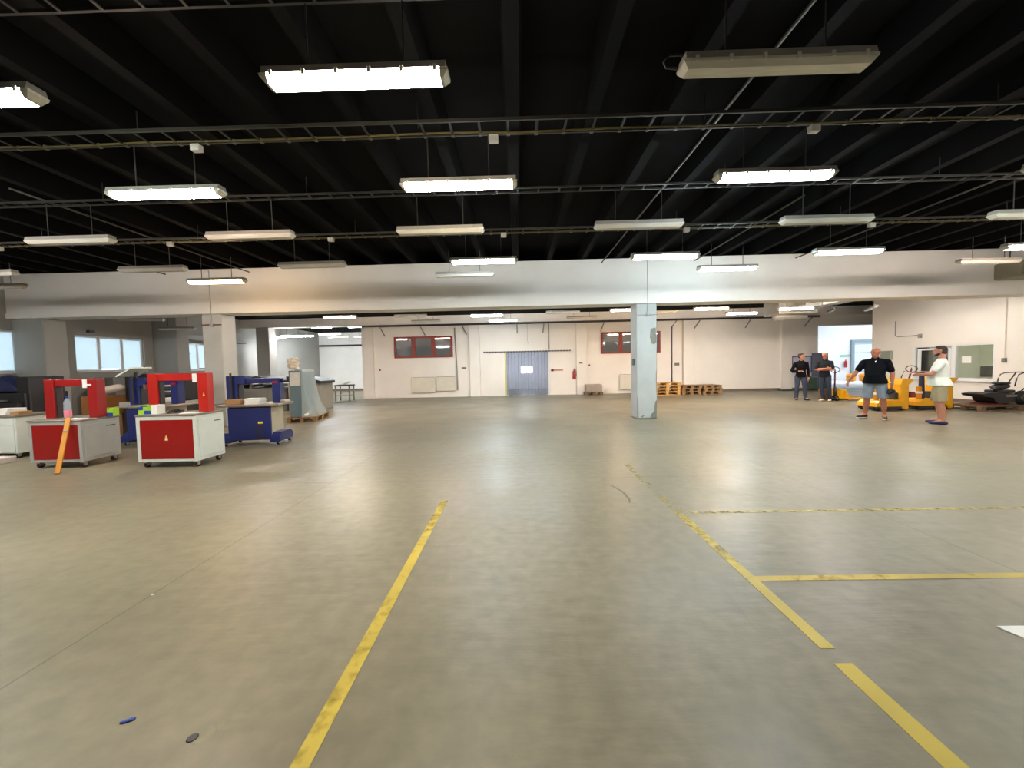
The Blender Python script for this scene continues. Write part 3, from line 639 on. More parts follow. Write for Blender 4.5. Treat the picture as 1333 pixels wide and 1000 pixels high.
# ------------------------------------------------------------------ strapping machines
def caster(p, par, m='rubber', r=.045):
    c = MB().box(p[0] - .03, p[0] + .03, p[1] - .03, p[1] + .03, r * 1.6, p[2], bev=.004).box(p[0] - .032, p[0] - .024, p[1] - .025, p[1] + .025, r * .8, r * 1.8).box(p[0] + .024, p[0] + .032, p[1] - .025, p[1] + .025, r * .8, r * 1.8).build('caster', 'steel', par)
    MB().cyl((p[0] - .02, p[1] + .01, r), (p[0] + .02, p[1] + .01, r), r, seg=16).build('wheel', m, c, True)
def red_machine(loc, w, d, h, body, redm, lab, arch_h, topm, rz=0.):
    t = thing('strapping_machine', lab, 'strapping machine', loc, rz, 'red arch strapping machines')
    W = w / 2; z0 = .105
    # box body with front recess frame
    b = MB().box(-W, W, 0.014, d, z0, h - .03)
    for a in ((-W, W, z0, z0 + .035), (-W, W, h - .085, h - .03), (-W, -W + .055, z0 + .035, h - .085), (W - .05, W, z0 + .035, h - .085)): b.box(a[0], a[1], 0, .014, a[2], a[3])
    b.build('body', body, t)
    B(-W + .06, W - .055, .002, .016, z0 + .04, h - .09).build('front_panel', 'redpanel', t)
    B(W - .001, W + .012, .04, d - .04, z0 + .05, h - .09, bev=.004).build('side_panel', body, t)
    B(W + .011, W + .016, d * .62, d * .86, h - .16, h - .145).build('side_handle', 'dark', t)
    B(-W - .012, W + .012, -.012, d + .012, h - .03, h, bev=.006).build('table_top', topm, t)
    y0, y1 = d * .42, d * .66; A = W - .0
    aw = .17
    ar = MB().box(-A - .01, -A + aw - .02, y0, y1, h, arch_h, bev=.008).box(A - aw + .03, A + .02, y0, y1, h, arch_h, bev=.008).box(-A + aw - .03, A - aw + .04, y0 + .02, y1 - .02, arch_h - .12, arch_h - .004, bev=.006)
    ar.build('arch', redm, t)
    for q0, q1 in ((-A + aw - .02, -A + aw + .004), (A - aw + .006, A - aw + .03)): B(q0, q1, y0 + .03, y1 - .03, h, arch_h - .12).build('strap_channel', 'dark', t)
    B(A - aw - .06, A - aw + .015, y0 + .012, y0 + .02, arch_h - .15, arch_h - .01).build('label_plate', 'paper', t)
    for x in (-W + .07, W - .07):
        for y in (.07, d - .07): caster((x, y, z0), t)
    return t, A
t1, A = red_machine((-7.49, 6.04, 0), .87, .6, .79, 'mgrey', 'red', 'red arched strapping machine with grey cabinet and a pole leaning on it', 1.44, 'mtop')
MB().prism([(.0, 0), (.08, 0), (.08, .025), (0, .025)], 'y', .24, .25).build('warning_label', 'paper', t1, loc=(.3, 0, 1.33))
MB().tube([(-.5, .4, 1.35), (-.52, .42, 1.45), (-.46, .42, 1.5), (-.4, .4, 1.46)], .012).build('hose', 'black', t1, True)
t2, A = red_machine((-5.58, 5.95, 0), .96, .57, .855, 'mwhite', 'red2', 'bright red strapping machine with white cabinet and caution sign on its front', 1.5, 'mtop')
MB().prism([(-.028, 0), (.028, 0), (.018, .05), (0, .09), (-.018, .05)], 'y', -.004, .004).build('caution_sticker', mat('caution_yellow', (226, 200, 90), .5), t2, loc=(-.005, .002, .44))
MB().prism([(-.022, 0), (.022, 0), (.018, .03), (-.018, .03)], 'y', -.006, .003).build('caution_sticker', 'paper', t2, loc=(-.005, .002, .445))
MB().prism([(-.02, 0), (.02, 0), (0, .06)], 'y', .232, .238).build('caution_sticker', mat('caution_amber', (226, 176, 30), .5), t2, loc=(.44, 0, 1.12))
B(-.52, -.49, .2, .3, 1.25, 1.33).build('knob', 'steel', t2)
# things lying on / leaning at the red machines
t = thing('water_bottle', 'clear plastic bottle with pink label standing on the left red machine', 'bottle', (-7.44, 6.2, .79))
MB().lathe([(.036, 0), (.045, .012), (.045, .2), (.04, .22), (.045, .24), (.045, .27), (.02, .33), (.016, .35)], seg=16).build('bottle_body', 'plastic', t, True)
MB().lathe([(.0455, .03), (.0465, .032), (.0465, .14), (.0455, .142)], seg=16).build('label', 'pink', t, True)
MB().lathe([(.018, .34), (.018, .37), (.001, .37)], seg=12).build('cap', 'blueprint', t, True)
def carton(x, y, z, rz, lab):
    t = thing('carton', lab, 'box', (x, y, z), rz, 'green and blue printed cartons')
    B(-.1, .1, -.08, .08, 0, .14).build('box', 'greenprint', t)
    MB().box(-.102, -.02, -.082, -.08, .07, .12).box(.0, .102, -.082, -.08, .0, .06).box(-.06, .06, -.082, -.08, .122, .14).build('print', 'blueprint', t)
    return t
carton(-7.08, 6.5, .79, .3, 'green and blue carton on the table of the left red machine')
carton(-5.98, 6.1, .855, 0, 'green and blue carton on the table of the bright red machine')
tag(B(-5.875, -5.785, 6.03, 6.18, .855, 1.0).build('small_box', 'paper'), 'plain white small box beside the green carton on the bright red machine', 'box')
b = MB()
for k in range(3): b.tube([(-5.62 + .1 * math.cos(a + k) + k * .03, 6.16 + .07 * math.sin(a + k), .872 + .015 * k + .008 * math.sin(3 * a)) for a in [j * .5 for j in range(14)]], .008)
tag(b.build('cable_coil', 'cable', None, True), 'dark coil of cable lying on the bright red machine', 'cable')
tag(B(-5.42, -5.15, 6.02, 6.17, .855, .864, rot=RZ(.1), piv=(-5.3, 6.1, 0)).build('paper_sheet', 'paper'), 'white paper lying on the bright red machine', 'paper')
tag(B(-7.34, -7.1, 6.08, 6.2, .79, .80).build('paper_sheet', 'paper'), 'white paper lying on the left red machine beside the bottle', 'paper')
po = thing('yellow_pole', 'yellow flat bar leaning on the front of the left red machine', 'bar', (-7.05, 5.68, 0.012))
v = Vector((-7.21, 6.012, .83)) - Vector((-7.05, 5.68, .012))
q = v.to_track_quat('Z', 'Y'); po.rotation_mode = 'QUATERNION'; po.rotation_quaternion = q
B(-.03, .03, -.012, .012, 0, v.length, bev=.004).build('bar', 'yellow2', po); B(-.031, .031, -.013, .013, v.length * .72, v.length * .75).build('band', 'midgrey', po)

def blue_machine(loc, rz, lab):
    t = thing('strapping_machine', lab, 'strapping machine', loc, rz, 'blue arch strapping machines')
    B(-.40, .40, .03, .56, .15, .80, bev=.01).build('body', 'cream', t)
    B(-.405, .405, .0, .05, .12, .785, bev=.008).build('front_panel', 'blue', t)
    o = B(.1, .26, -.008, .002, .13, .42).build('access_door', 'blue2', t)
    B(.17, .26, -.012, .0, .45, .49).build('sticker', mat('yellow_sticker', (214, 190, 40), .5), t)
    B(-.58, .60, -.06, .62, .80, .845, bev=.012).build('table_top', 'mtop', t)
    for s, x in ((-1, -.56), (1, .56)):
        MB().prism([(0, .07), (.6, .07), (.6, .18), (.5, .26), (.1, .26), (0, .18)], 'x', min(x, s * .38), max(x, s * .38)).build('foot', 'blue', t)
    for x in (-.5, .5):
        for y in (.06, .54): caster((x, y, .08), t, 'rubberblack', .035)
    MB().box(-.52, -.32, .2, .46, .845, 1.42, bev=.01).box(-.32, -.16, .2, .46, 1.24, 1.42, bev=.01).build('drive_tower', 'blue', t)
    MB().box(-.2, .5, .24, .42, 1.26, 1.36, bev=.008).box(.34, .5, .24, .42, .845, 1.33, bev=.008).build('arch', 'blue', t)
    B(-.325, -.305, .25, .4, .845, 1.26).build('strap_channel', 'dark', t)
    MB().cyl((-.4, .16, .9), (-.4, .16, 1.48), .02, seg=10).build('strap_guide', 'dark', t)
    B(.36, .46, .232, .24, 1.25, 1.3).build('emblem', 'red', t)
    return t
t4 = blue_machine((-5.42, 7.6, 0), .12, 'blue strapping machine standing beside the wrapped cabinet pallet')
t3 = copy_tree(t4); t3.location = (-7.78, 7.85, 0); t3.rotation_euler.z = 0; t3['label'] = 'blue strapping machine partly hidden behind the bright red one'
MB().prism([(0, 0), (.34, .17), (.34, .2), (0, .03)], 'y', .05, .5).build('control_panel', 'mwhite', t3, loc=(-.62, 0, 1.45))
MB().cyl((-.45, .3, 1.42), (-.45, .3, 1.54), .03, seg=8).build('panel_post', 'dark', t3)
# goods on the blue machine
tag(B(-5.86, -5.58, 7.55, 7.78, .845, .95, rot=RZ(.2), piv=(-5.7, 7.66, 0), bev=.01).build('carton', 'cardboard'), 'open brown carton on the table of the right blue machine', 'box')
b = MB()
for k in range(6): b.box(-5.52 + .01 * (k % 2), -5.2 - .012 * (k % 3), 7.62, 7.85, .845 + .02 * k, .862 + .02 * k, rot=RZ(.04 * (k - 3)), piv=(-5.36, 7.73, 0))
tag(b.build('paper_pile', 'paper'), 'pile of white printed sheets on the right blue machine', 'paper', kind='stuff')
tag(B(-5.05, -4.86, 7.9, 8.1, .85, .91, bev=.015).build('wrapped_bundle', 'bundle'), 'white wrapped bundle at the right end of the right blue machine', 'bundle')
tag(B(-6.3, -6.05, 7.6, 7.85, .842, .86, rot=RY(-.06), piv=(-6.1, 7.7, .85)).build('tray_sheet', 'midgrey'), 'thin grey tray sticking out left of the right blue machine', 'tray')

# ------------------------------------------------------------------ white cabinet at the left edge
t = thing('machine_cabinet', 'white cabinet on casters at the left frame edge', 'cabinet', (-9.66, 6.85, 0))
B(-.45, .45, 0, .6, .09, .76, bev=.008).build('body', 'mwhite', t)
o = B(-.42, .42, -.012, .002, .62, .745, bev=.004).build('drawer', 'mwhite', t); B(-.06, .06, -.03, -.012, .675, .69).build('handle', 'dark', o)
o = B(-.42, .42, -.012, .002, .11, .61, bev=.004).build('door', 'mwhite', t)
B(-.47, .47, -.02, .62, .76, .80, bev=.006).build('table_top', 'mtop', t)
for x in (-.38, .38):
    for y in (.06, .54): caster((x, y, .09), t, 'rubberblack', .04)
tag(B(-9.5, -8.92, 6.3, 6.62, 0, .1, bev=.01).build('low_box', mat('pinkish_white_board', (196, 186, 178), .8)), 'low pinkish white box on the floor before the white cabinet', 'box')
b = MB()
for k in range(5): b.box(-9.86, -9.5, 6.95, 7.25, .80 + .022 * k, .82 + .022 * k, rot=RZ(.06 * (k - 2)), piv=(-9.6, 7.1, 0))
tag(b.build('paper_pile', 'paper'), 'pile of papers on the white cabinet at the left edge', 'paper', kind='stuff')
tag(B(-9.37, -9.2, 6.9, 7.1, .80, .86).build('carton', 'cardboard'), 'flat brown carton on the white cabinet', 'box')
# black machine behind with blue cover
t = thing('press_machine', 'black machine under a dark blue cover behind the white cabinet', 'machine', (-10.95, 8.0, 0))
MB().box(-.6, .45, 0, .8, .25, 1.15, bev=.02).box(.2, .5, .05, .7, .2, 1.5, bev=.02).build('body', 'black', t)
B(-.7, .55, -.05, .85, .15, .25).build('base', 'dark', t)
for x in (-.6, .45):
    for y in (.05, .75): MB().cyl((x, y, 0), (x, y, .16), .04, seg=10).build('foot', 'dark', t)
MB().hull([((-.35, .4, 1.22), (.35, .35, .1)), ((-.4, .4, 1.42), (.18, .2, .13)), ((.1, .4, 1.2), (.2, .3, .06))]).build('cover', 'blue2', t, True)
B(-.65, .1, -.08, -.02, .98, 1.01).build('ledge', 'steel', t)
tag(B(-11.3, -10.5, 7.86, 7.94, .0, .95, bev=.01).build('side_panel_board', 'black'), 'tall black board standing before the covered black machine', 'board')
# cartons behind
tag(B(-10.35, -9.75, 8.9, 9.4, .55, 1.0, bev=.008).build('carton', 'cardboard2'), 'orange brown carton, upper of the two behind the left red machine', 'box')
tag(B(-10.3, -9.8, 8.95, 9.4, .0, .55, bev=.008).build('carton', 'cardboard'), 'brown carton, lower of the two behind the left red machine', 'box')
tag(MB().hull([((-10.0, 9.1, 1.12), (.25, .2, .08)), ((-9.75, 9.2, 1.18), (.12, .15, .09))]).build('plastic_bundle', 'bundle', None, True), 'crumpled film heap on the upper brown carton', 'bundle')
# dark machine seen through the left red arch
t = thing('roller_machine', 'dark roller machine seen through the left red arch', 'machine', (-9.0, 9.2, 0))
MB().box(-.85, .75, 0, .7, .7, .82, bev=.01).build('bed', 'mgrey', t)
MB().box(-.8, -.55, .1, .6, .0, .7).box(.5, .72, .1, .6, .0, .7).build('pedestal', 'dark', t)
MB().box(-.75, -.5, .15, .55, .82, 1.5, bev=.03).box(.52, .78, .15, .55, .82, 1.5, bev=.03).box(-.5, .52, .15, .55, 1.32, 1.5, bev=.03).build('arch', 'black', t)
for z in (.98, 1.12): MB().cyl((-.5, .32, z), (.52, .32, z), .05, seg=12).build('roller', 'dark', t, True)
tag(B(-8.75, -8.55, 9.3, 9.5, .82, .9, bev=.01).build('carton', 'paper'), 'small white box on the dark roller machine', 'box')

# ------------------------------------------------------------------ clutter along the left wall
t = thing('folding_machine', 'grey machine with a screen below the three pane window', 'machine', (-13.35, 12.0, 0))
MB().box(-.45, .55, 0, 1.4, .0, 1.0, bev=.02).box(-.4, .3, .2, 1.2, 1.0, 1.42, bev=.03).build('body', 'midgrey', t)
B(-.33, -.02, .185, .2, 1.1, 1.36).build('screen', 'dark', t); B(-.42, .52, -.01, .0, .74, .82).build('slot', 'black', t)
t = thing('work_table', 'long table with draped grey white sheets beneath the windows', 'table', (-11.9, 12.2, 0))
B(-.85, .75, 0, 1.3, .72, .78).build('tabletop', 'dark', t)
for x in (-.8, .7):
    for y in (.05, 1.25): B(x - .03, x + .03, y - .03, y + .03, 0, .72).build('leg', 'dark', t)
b = MB()
for k in range(7): b.hull([((-12.0 + .02 * (k % 3), 12.75, .80 + .055 * k), (.02, .02, .02)), ((-12.45, 12.3 + .02 * (k % 2), .80 + .055 * k), .022), ((-11.35 - .02 * k, 12.3, .80 + .05 * k), .022), ((-11.35, 13.3, .80 + .055 * k), .022), ((-12.45, 13.3, .80 + .055 * k), .022)])
tag(b.build('sheet_pile', 'papergrey', None, True), 'thick pile of grey white sheets on the long table by the window', 'paper', kind='stuff')
tag(B(-12.6, -11.3, 12.4, 13.3, .02, .6, bev=.02).build('storage_box', 'midgrey'), 'grey storage box under the long table by the window', 'box')
t = thing('work_table', 'narrow white topped table left of the partly hidden blue machine', 'table', (-9.75, 10.2, 0))
B(-.1, .7, .3, .9, .80, .83).build('tabletop', 'paper', t)
for x in (-.05, .65):
    for y in (.35, .85): B(x - .02, x + .02, y - .02, y + .02, 0, .8).build('leg', 'steel', t)
# big machine seen under the rear bay
t = thing('gluing_machine', 'long grey folder machine with a sloping dark top behind the blue machines', 'machine', (-9.7, 14.0, 0))
B(-1.4, .98, 0, 1.3, .0, .88, bev=.02).build('body', 'midgrey', t)
MB().prism([(-1.5, 1.13), (.1, 1.34), (1.0, 1.16), (1.0, 1.08), (-1.5, 1.05)], 'y', -.1, 1.35).build('hood', 'dark', t)
for x in (-1.3, -.2, .9): B(x - .04, x + .04, .05, .13, .88, 1.1).build('post', 'steel', t)
for x in (-1.0, -.5, .4): MB().cyl((x, -.02, .96), (x, 1.3, .96), .05, seg=12).build('roller', 'black', t, True)
t = thing('feeder_machine', 'grey feeder machine with dark top right of the wrapped cabinet', 'machine', (-7.75, 14.2, 0))
B(-.85, .35, 0, 1.0, .0, 1.05, bev=.015).build('body', mat('feeder_grey', (150, 144, 132), .55, var=.08), t)
MB().prism([(-.86, 1.3), (.0, 1.22), (.42, 1.1), (.42, 1.0), (-.86, 1.1)], 'y', -.06, 1.06).build('hood', 'dark', t)
B(-.3, .1, -.02, 0, .75, .98).build('opening', 'black', t); B(.0, .2, -.02, 0, .5, .6).build('plate', 'dark', t)
t = thing('wooden_crate', 'small wooden crate right of the feeder machine', 'crate', (-9.1, 17.9, 0))
for z in (.1, .3, .5): B(-.25, .25, -.25, .25, z, z + .16).build('board', 'woodnew', t)
for s in (-1, 1): B(s * .23 - .03, s * .23 + .03, -.27, .27, 0, .68).build('post', 'wood', t)
t = thing('work_table', 'small dark table with a white tray near the bay wall', 'table', (-8.55, 18.4, 0))
B(-.2, .55, -.3, .3, .72, .78).build('tabletop', 'dark', t); B(-.18, .5, -.25, .25, .25, .28).build('shelf', 'midgrey', t)
for x in (-.16, .5):
    for y in (-.25, .25): B(x - .025, x + .025, y - .025, y + .025, 0, .72).build('leg', 'midgrey', t)
tag(MB().hull([((-8.4, 18.3, .8), (.12, .15, .02)), ((-8.15, 18.3, .93), (.12, .15, .02))]).build('paper_sheet', 'paper', None, True), 'curled white sheet on the small dark table near the bay wall', 'paper')

# ------------------------------------------------------------------ pallets
def pallet(loc, rz, m, lab, group, L=1.2, W=.8):
    t = thing('pallet', lab, 'pallet', loc, rz, group)
    nb = 5 if L < 1.5 else 6
    for k in range(nb):
        y = -W / 2 + .05 + (W - .1) * k / (nb - 1); B(-L / 2, L / 2, y - .05, y + .05, .122, .144).build('deck_board', m, t)
    for x in (-L / 2 + .07, 0, L / 2 - .07):
        B(x - .07, x + .07, -W / 2, W / 2, .1, .122).build('stringer_board', m, t)
        for y in (-W / 2 + .06, 0, W / 2 - .06): B(x - .07, x + .07, y - .05, y + .05, .022, .1).build('block', m, t)
    for y in (-W / 2 + .06, 0, W / 2 - .06): B(-L / 2, L / 2, y - .05, y + .05, 0, .022).build('bottom_board', m, t)
    return t
P0 = {}
def stack(x, y, rz, m, labs, grp):
    for i, l in enumerate(labs):
        a = rz + random.uniform(-.03, .03); lo = (x + random.uniform(-.03, .03), y, .145 * i)
        if m not in P0: P0[m] = pallet(lo, a, m, l, grp, 1.2 if m == 'woodnew' else .85, .8)
        else:
            c = copy_tree(P0[m]); c.location = lo; c.rotation_euler.z = a; c['label'] = l; c['group'] = grp
stack(6.9, 18.2, .02, 'woodnew', ['pale new pallet, bottom of the stack nearest the chipped column', 'pale new pallet, second from below in the stack nearest the chipped column', 'pale new pallet, third from below in the stack nearest the chipped column', 'pale new pallet, top of the stack nearest the chipped column'], 'stacked pallets at the back wall')
stack(7.98, 18.1, .0, 'wood', ['worn pallet, bottom of the middle stack at the back wall', 'worn pallet, middle of the middle stack at the back wall', 'worn pallet, top of the middle stack at the back wall'], 'stacked pallets at the back wall')
stack(8.9, 18.1, .05, 'wood', ['worn pallet, bottom of the stack farthest from the chipped column', 'worn pallet, middle of the stack farthest from the chipped column', 'worn pallet, top of the stack farthest from the chipped column'], 'stacked pallets at the back wall')
pallet((3.7, 19.0, 0), 0, 'wooddark', 'small pallet under a wrapped box by the fire extinguisher', 'stacked pallets at the back wall', .85, .6)
t = thing('wrapped_box', 'carton wrapped in film on a small pallet by the fire extinguisher', 'box', (3.7, 19.0, .145)); B(-.38, .38, -.27, .27, 0, .36, bev=.02).build('carton', 'cardboard', t); B(-.39, .39, -.28, .28, .0, .37, bev=.025).build('film', film_mat('thin_film', (210, 205, 195), .45, .2, .2), t)
# wrapped cabinet pallet
RP = .18
pallet((-6.42, 11.6, 0), PI / 2 + RP, 'wood', 'pallet carrying the wrapped blue grey cabinet', 'pallets on the floor', 1.2, .8)
t = thing('wrapped_cabinet', 'tall blue grey cabinet wrapped in clear film on a pallet', 'cabinet', (-6.42, 11.6, .146), RP)
B(-.33, .02, -.5, .5, 0, 1.36, bev=.01).build('cabinet', 'teal', t)
B(-.30, -.02, -.512, -.5, .92, 1.3, bev=.004).build('window_sheet', 'papergrey', t)
fb = MB(); bm = fb.bm; rings = []
for z, w_, dd in ((0.0, .37, .58), (.12, .34, .56), (.4, .22, .53), (.8, .1, .52), (1.2, .06, .515), (1.385, .05, .51)):
    pts = []
    for k in range(24):
        a = 2 * PI * k / 24; r = .5; cx = math.copysign(min(1, abs(math.cos(a)) * 1.35), math.cos(a)); cy = math.copysign(min(1, abs(math.sin(a)) * 1.35), math.sin(a))
        j = .012 * math.sin(k * 2.3 + z * 9)
        pts.append(bm.verts.new(((w_ + j if cx > 0 else .345 + j * .3) * cx + (0 if cx > 0 else 0), dd * cy + j * .3, z)))
    rings.append(pts)
for a, b_ in zip(rings, rings[1:]):
    for k in range(24):
        if not 12 <= k <= 17: bm.faces.new((a[k], a[(k + 1) % 24], b_[(k + 1) % 24], b_[k]))
bm.faces.new(rings[-1])
fb.build('stretch_film', 'film', t, True)
b = MB()
for k in range(14):
    a = k * 2.4; b.hull([((-.22 + .09 * math.cos(a), -.42 + .09 * math.sin(a), 1.42 + .02 * k), (.08, .08, .05)), ((-.2 + .07 * math.cos(a + 1), -.4 + .07 * math.sin(a + 1), 1.46 + .02 * k), (.06, .07, .04))])
o = remesh(b.build('film_bundle', 'bundle', t, True), .012, 2)
MB().hull([((.12, -.52, .06), (.1, .07, .05)), ((.2, -.5, .12), (.05, .05, .05))]).build('film_knot', 'paper', t, True)

# ------------------------------------------------------------------ hand pallet trucks and stackers
def wheel(c, r, w, par, m='rubberblack', axis='x', hub='steel'):
    d = Vector((w / 2, 0, 0)) if axis == 'x' else Vector((0, w / 2, 0)); c = Vector(c)
    o = MB().cyl(c - d, c + d, r, seg=20).build('wheel', m, par, True)
    MB().cyl(c - d * 1.1, c + d * 1.1, r * .5, seg=14).build('hub', hub, o, True)
def pallet_truck(loc, rz, m, pm, lab, hloop=1.1, lean=.0):
    """forks point +x, handle end at -x"""
    t = thing('pallet_truck', lab, 'pallet truck', loc, rz, 'hand pallet trucks')
    for s in (-1, 1):
        MB().prism([(.0, .30), (.12, .30), (.3, .085), (1.25, .085), (1.3, .06), (1.25, .045), (.2, .04), (0, .1)], 'y', s * .19 - .08, s * .19 + .08).build('fork', m, t)
        wheel((1.1, s * .19, .04), .04, .08, t, axis='y')
    MB().prism([(-.06, .1), (.05, .1), (.1, .34), (.04, .42), (-.02, .42)], 'y', -.24, .24).build('frame', m, t)
    MB().cyl((-.1, 0, .12), (-.1, 0, .5), .05, seg=14).build('pump', 'dark', t, True)
    for s in (-1, 1): wheel((-.12, s * .07, .09), .09, .05, t, 'rubberblack', 'y', 'steel')
    top = Vector((-.12 - lean, 0, hloop))
    MB().cyl((-.12, 0, .45), top, .024, seg=10).build('handle_bar', pm, t, True)
    b = MB(); pts = [top + Vector((0, .0, -.1))] + [top + Vector((0, .16 * math.cos(a), .02 + .1 * math.sin(a))) for a in [-.9 + k * (PI + 1.8) / 14 for k in range(15)]] + [top + Vector((0, 0, -.1))]
    b.tube(pts, .014).build('grip_loop', 'dark', t, True)
    MB().cyl(top + Vector((0, 0, -.1)), top + Vector((0, 0, .06)), .012, seg=8).build('release_lever', pm, t)
    return t
pallet_truck((11.5, 14.0, 0), .25, 'yellow', 'purple', 'yellow hand pallet truck standing by the lobby opening')
pallet_truck((12.35, 12.3, 0), .15, 'jackred', 'purple', 'red hand pallet truck between the two yellow electric trucks', 1.12, -.18)
tag(B(11.12, 11.3, 14.15, 14.4, .0, .42, bev=.01).build('wooden_block', 'wooddark'), 'brown wooden block leaning beside the yellow hand pallet truck', 'board')

def electric_truck(loc, rz, lab, tiller=True):
    """battery tower at +x"""
    t = thing('electric_truck', lab, 'electric pallet truck', loc, rz, 'yellow electric trucks')
    MB().prism([(-.52, .12), (-.5, .22), (-.4, .30), (.26, .30), (.26, .12)], 'y', -.3, .3).build('chassis', 'yellow', t)
    B(-.5, .3, -.28, .28, .04, .13).build('underframe', 'dark', t)
    tw = B(.22, .46, -.28, .28, .03, .78, bev=.03, seg=2).build('battery_tower', 'yellow', t)
    MB().prism([(.2, .74), (.46, .74), (.56, .86), (.56, .9), (.24, .9)], 'y', -.29, .29).build('tower_hood', 'yellow', t)
    B(-.42, -.34, -.2, -.1, .3, .66, bev=.01).build('guard_post', 'yellow2', t)
    o = B(-.425, -.335, -.21, -.09, .46, .52).build('band', 'paper', t)
    B(.12, .24, -.2, .2, .3, .5, bev=.02).build('pump_cover', 'dark', t)
    for s in (-1, 1):
        wheel((-.42, s * .2, .1), .1, .08, t, 'rubberblack', 'y', 'jackred')
        wheel((.3, s * .2, .07), .07, .08, t, 'rubberblack', 'y')
    if tiller:
        b = MB().box(-.22, -.12, -.08, .08, .3, .44, bev=.02).prism([(-.2, .36), (-.1, .36), (-.13, .98), (-.19, .98)], 'y', -.05, .05)
        b.build('tiller', 'blue2', t)
        b = MB(); b.tube([(-.16 + .06 * math.cos(a), 0, 1.03 + .06 * math.sin(a)) for a in [k * PI / 8 for k in range(17)]], .016); b.build('tiller_grip', 'black', t, True)
    return t
electric_truck((10.62, 11.3, 0), .05, 'yellow electric truck standing behind the man in dark shirt and denim shorts', False)
t = electric_truck((11.9, 11.35, 0), .0, 'yellow electric truck with blue tiller behind the man in the pale shirt')
# curved lever bar behind man in black
tag(MB().tube([(11.3, 11.55, .0), (11.32, 11.55, .6), (11.36, 11.55, .95), (11.44, 11.55, 1.1)], .014).build('steering_lever', 'dark', None, True), 'thin curved lever rising behind the first yellow electric truck', 'lever')
tag(B(12.0, 13.1, 11.85, 12.0, .0, .09).build('wooden_beam', 'woodnew'), 'pale wooden beam on the floor before the red hand pallet truck', 'beam')
tag(B(11.5, 12.9, 14.45, 14.58, .0, .1).build('wooden_beam', 'wood'), 'long wooden beam on the floor across the lobby opening', 'beam')

# ------------------------------------------------------------------ mower on a pallet
pallet((13.53, 10.95, 0), 0, 'wooddark', 'long grey wooden pallet carrying the black mower', 'pallets on the floor', 2.1, .9)
t = thing('brush_mower', 'black wheeled mower with loop handle on a pallet by the office window', 'mower', (13.42, 10.93, .146))
MB().prism([(-.72, .30), (-.5, .34), (.1, .31), (.3, .2), (.3, .08), (-.28, .03), (-.38, .1), (-.42, .2), (-.68, .24)], 'y', -.26, .26).build('deck', 'black', t)
MB().box(-.2, .28, -.17, .17, .31, .40, bev=.02).hull([((.0, 0, .47), (.17, .16, .08)), ((.1, 0, .5), (.16, .15, .09))]).build('engine', 'dark', t)
MB().hull([((.02, 0, .58), (.16, .14, .035)), ((.16, 0, .58), (.12, .13, .04))]).build('fuel_tank', 'black', t, True)
MB().cyl((-.18, -.1, .36), (-.18, -.1, .5), .06, seg=14).build('air_filter', 'black', t, True)
B(-.1, .3, -.275, -.26, .22, .28).build('guard_plate', 'midgrey', t)
for s in (-1, 1): wheel((.36, s * .24, .19), .19, .1, t, 'rubberblack', 'y', mat('olive_hub', (84, 80, 52), .6))
b = MB()
for s in (-1, 1): b.tube([(.3, s * .2, .3), (.5, s * .22, .5), (.75, s * .22, .86)], .015)
b.tube([(.2, -.2, .5), (.24, -.2, .7), (.3, -.2, .82), (.42, -.2, .86), (.8, -.2, .87), (.8, .2, .87), (.42, .2, .86), (.3, .2, .82), (.24, .2, .7), (.2, .2, .5)], .014)
b.build('handle', 'dark', t, True)
B(-.42, -.2, -.3, .3, .0, .03).build('skid', 'jackred', t)

# ------------------------------------------------------------------ office window and contents
f = MB(); Y0, Y1, z0, z1 = 12.0, 14.45, .73, 1.9
for a, b_, c, d in ((Y0, Y1, z0, z0 + .06), (Y0, Y1, z1 - .05, z1), (Y0, Y0 + .06, z0 + .06, z1 - .05), (Y1 - .06, Y1, z0 + .06, z1 - .05), (13.08, 13.2, z0 + .06, z1 - .05)): f.box(14.62, 14.72, a, b_, c, d)
o = struct(f.build('window_7', 'pvc'))
B(14.665, 14.675, Y0 + .05, 13.1, z0 + .05, z1 - .04).build('pane', 'pane', o); B(14.665, 14.675, 13.18, Y1 - .05, z0 + .05, z1 - .04).build('pane', 'pane', o)
MB().box(14.6, 14.66, 13.2, 13.28, z0 + .06, z1 - .1).box(14.6, 14.66, 14.2, 14.28, z0 + .06, z1 - .1).box(14.6, 14.66, 13.28, 14.2, z1 - .16, z1 - .1).box(14.6, 14.66, 13.28, 14.2, z0 + .06, z0 + .12).build('sliding_sash', 'pvc', o)
B(14.52, 14.62, Y0 - .05, Y1 + .05, z0 - .05, z0).build('window_sill', 'pvc', o)
tag(B(14.654, 14.66, 12.66, 12.92, 1.28, 1.5).build('notice_sheet', 'paper'), 'white sheet of paper taped to the office window pane', 'paper')
t = thing('office_desk', 'pale office desk behind the office window', 'desk', (15.35, 12.6, 0)); B(-.4, .4, -.8, 1.6, .7, .74).build('desk_top', 'desk', t)
for x in (-.36, .36):
    for y in (-.75, 1.55): B(x - .03, x + .03, y - .03, y + .03, 0, .7).build('leg', 'desk', t)
t = thing('computer_monitor', 'black computer monitor seen from behind through the office window', 'monitor', (15.3, 12.56, .74), .68)
B(-.03, .03, -.3, .3, .08, .42, bev=.01).build('screen', 'black', t); B(-.02, .02, -.04, .04, 0, .1).build('stand', 'dark', t); B(-.1, .1, -.12, .12, 0, .015).build('foot', 'dark', t); B(-.034, -.03, -.2, -.17, .13, .15).build('lamp_spot', 'silver', t)
tag(B(18.5, 18.58, 12.3, 15.0, .3, 2.4).build('cork_panel', 'ochre'), 'ochre panel on the far wall of the office', 'panel')
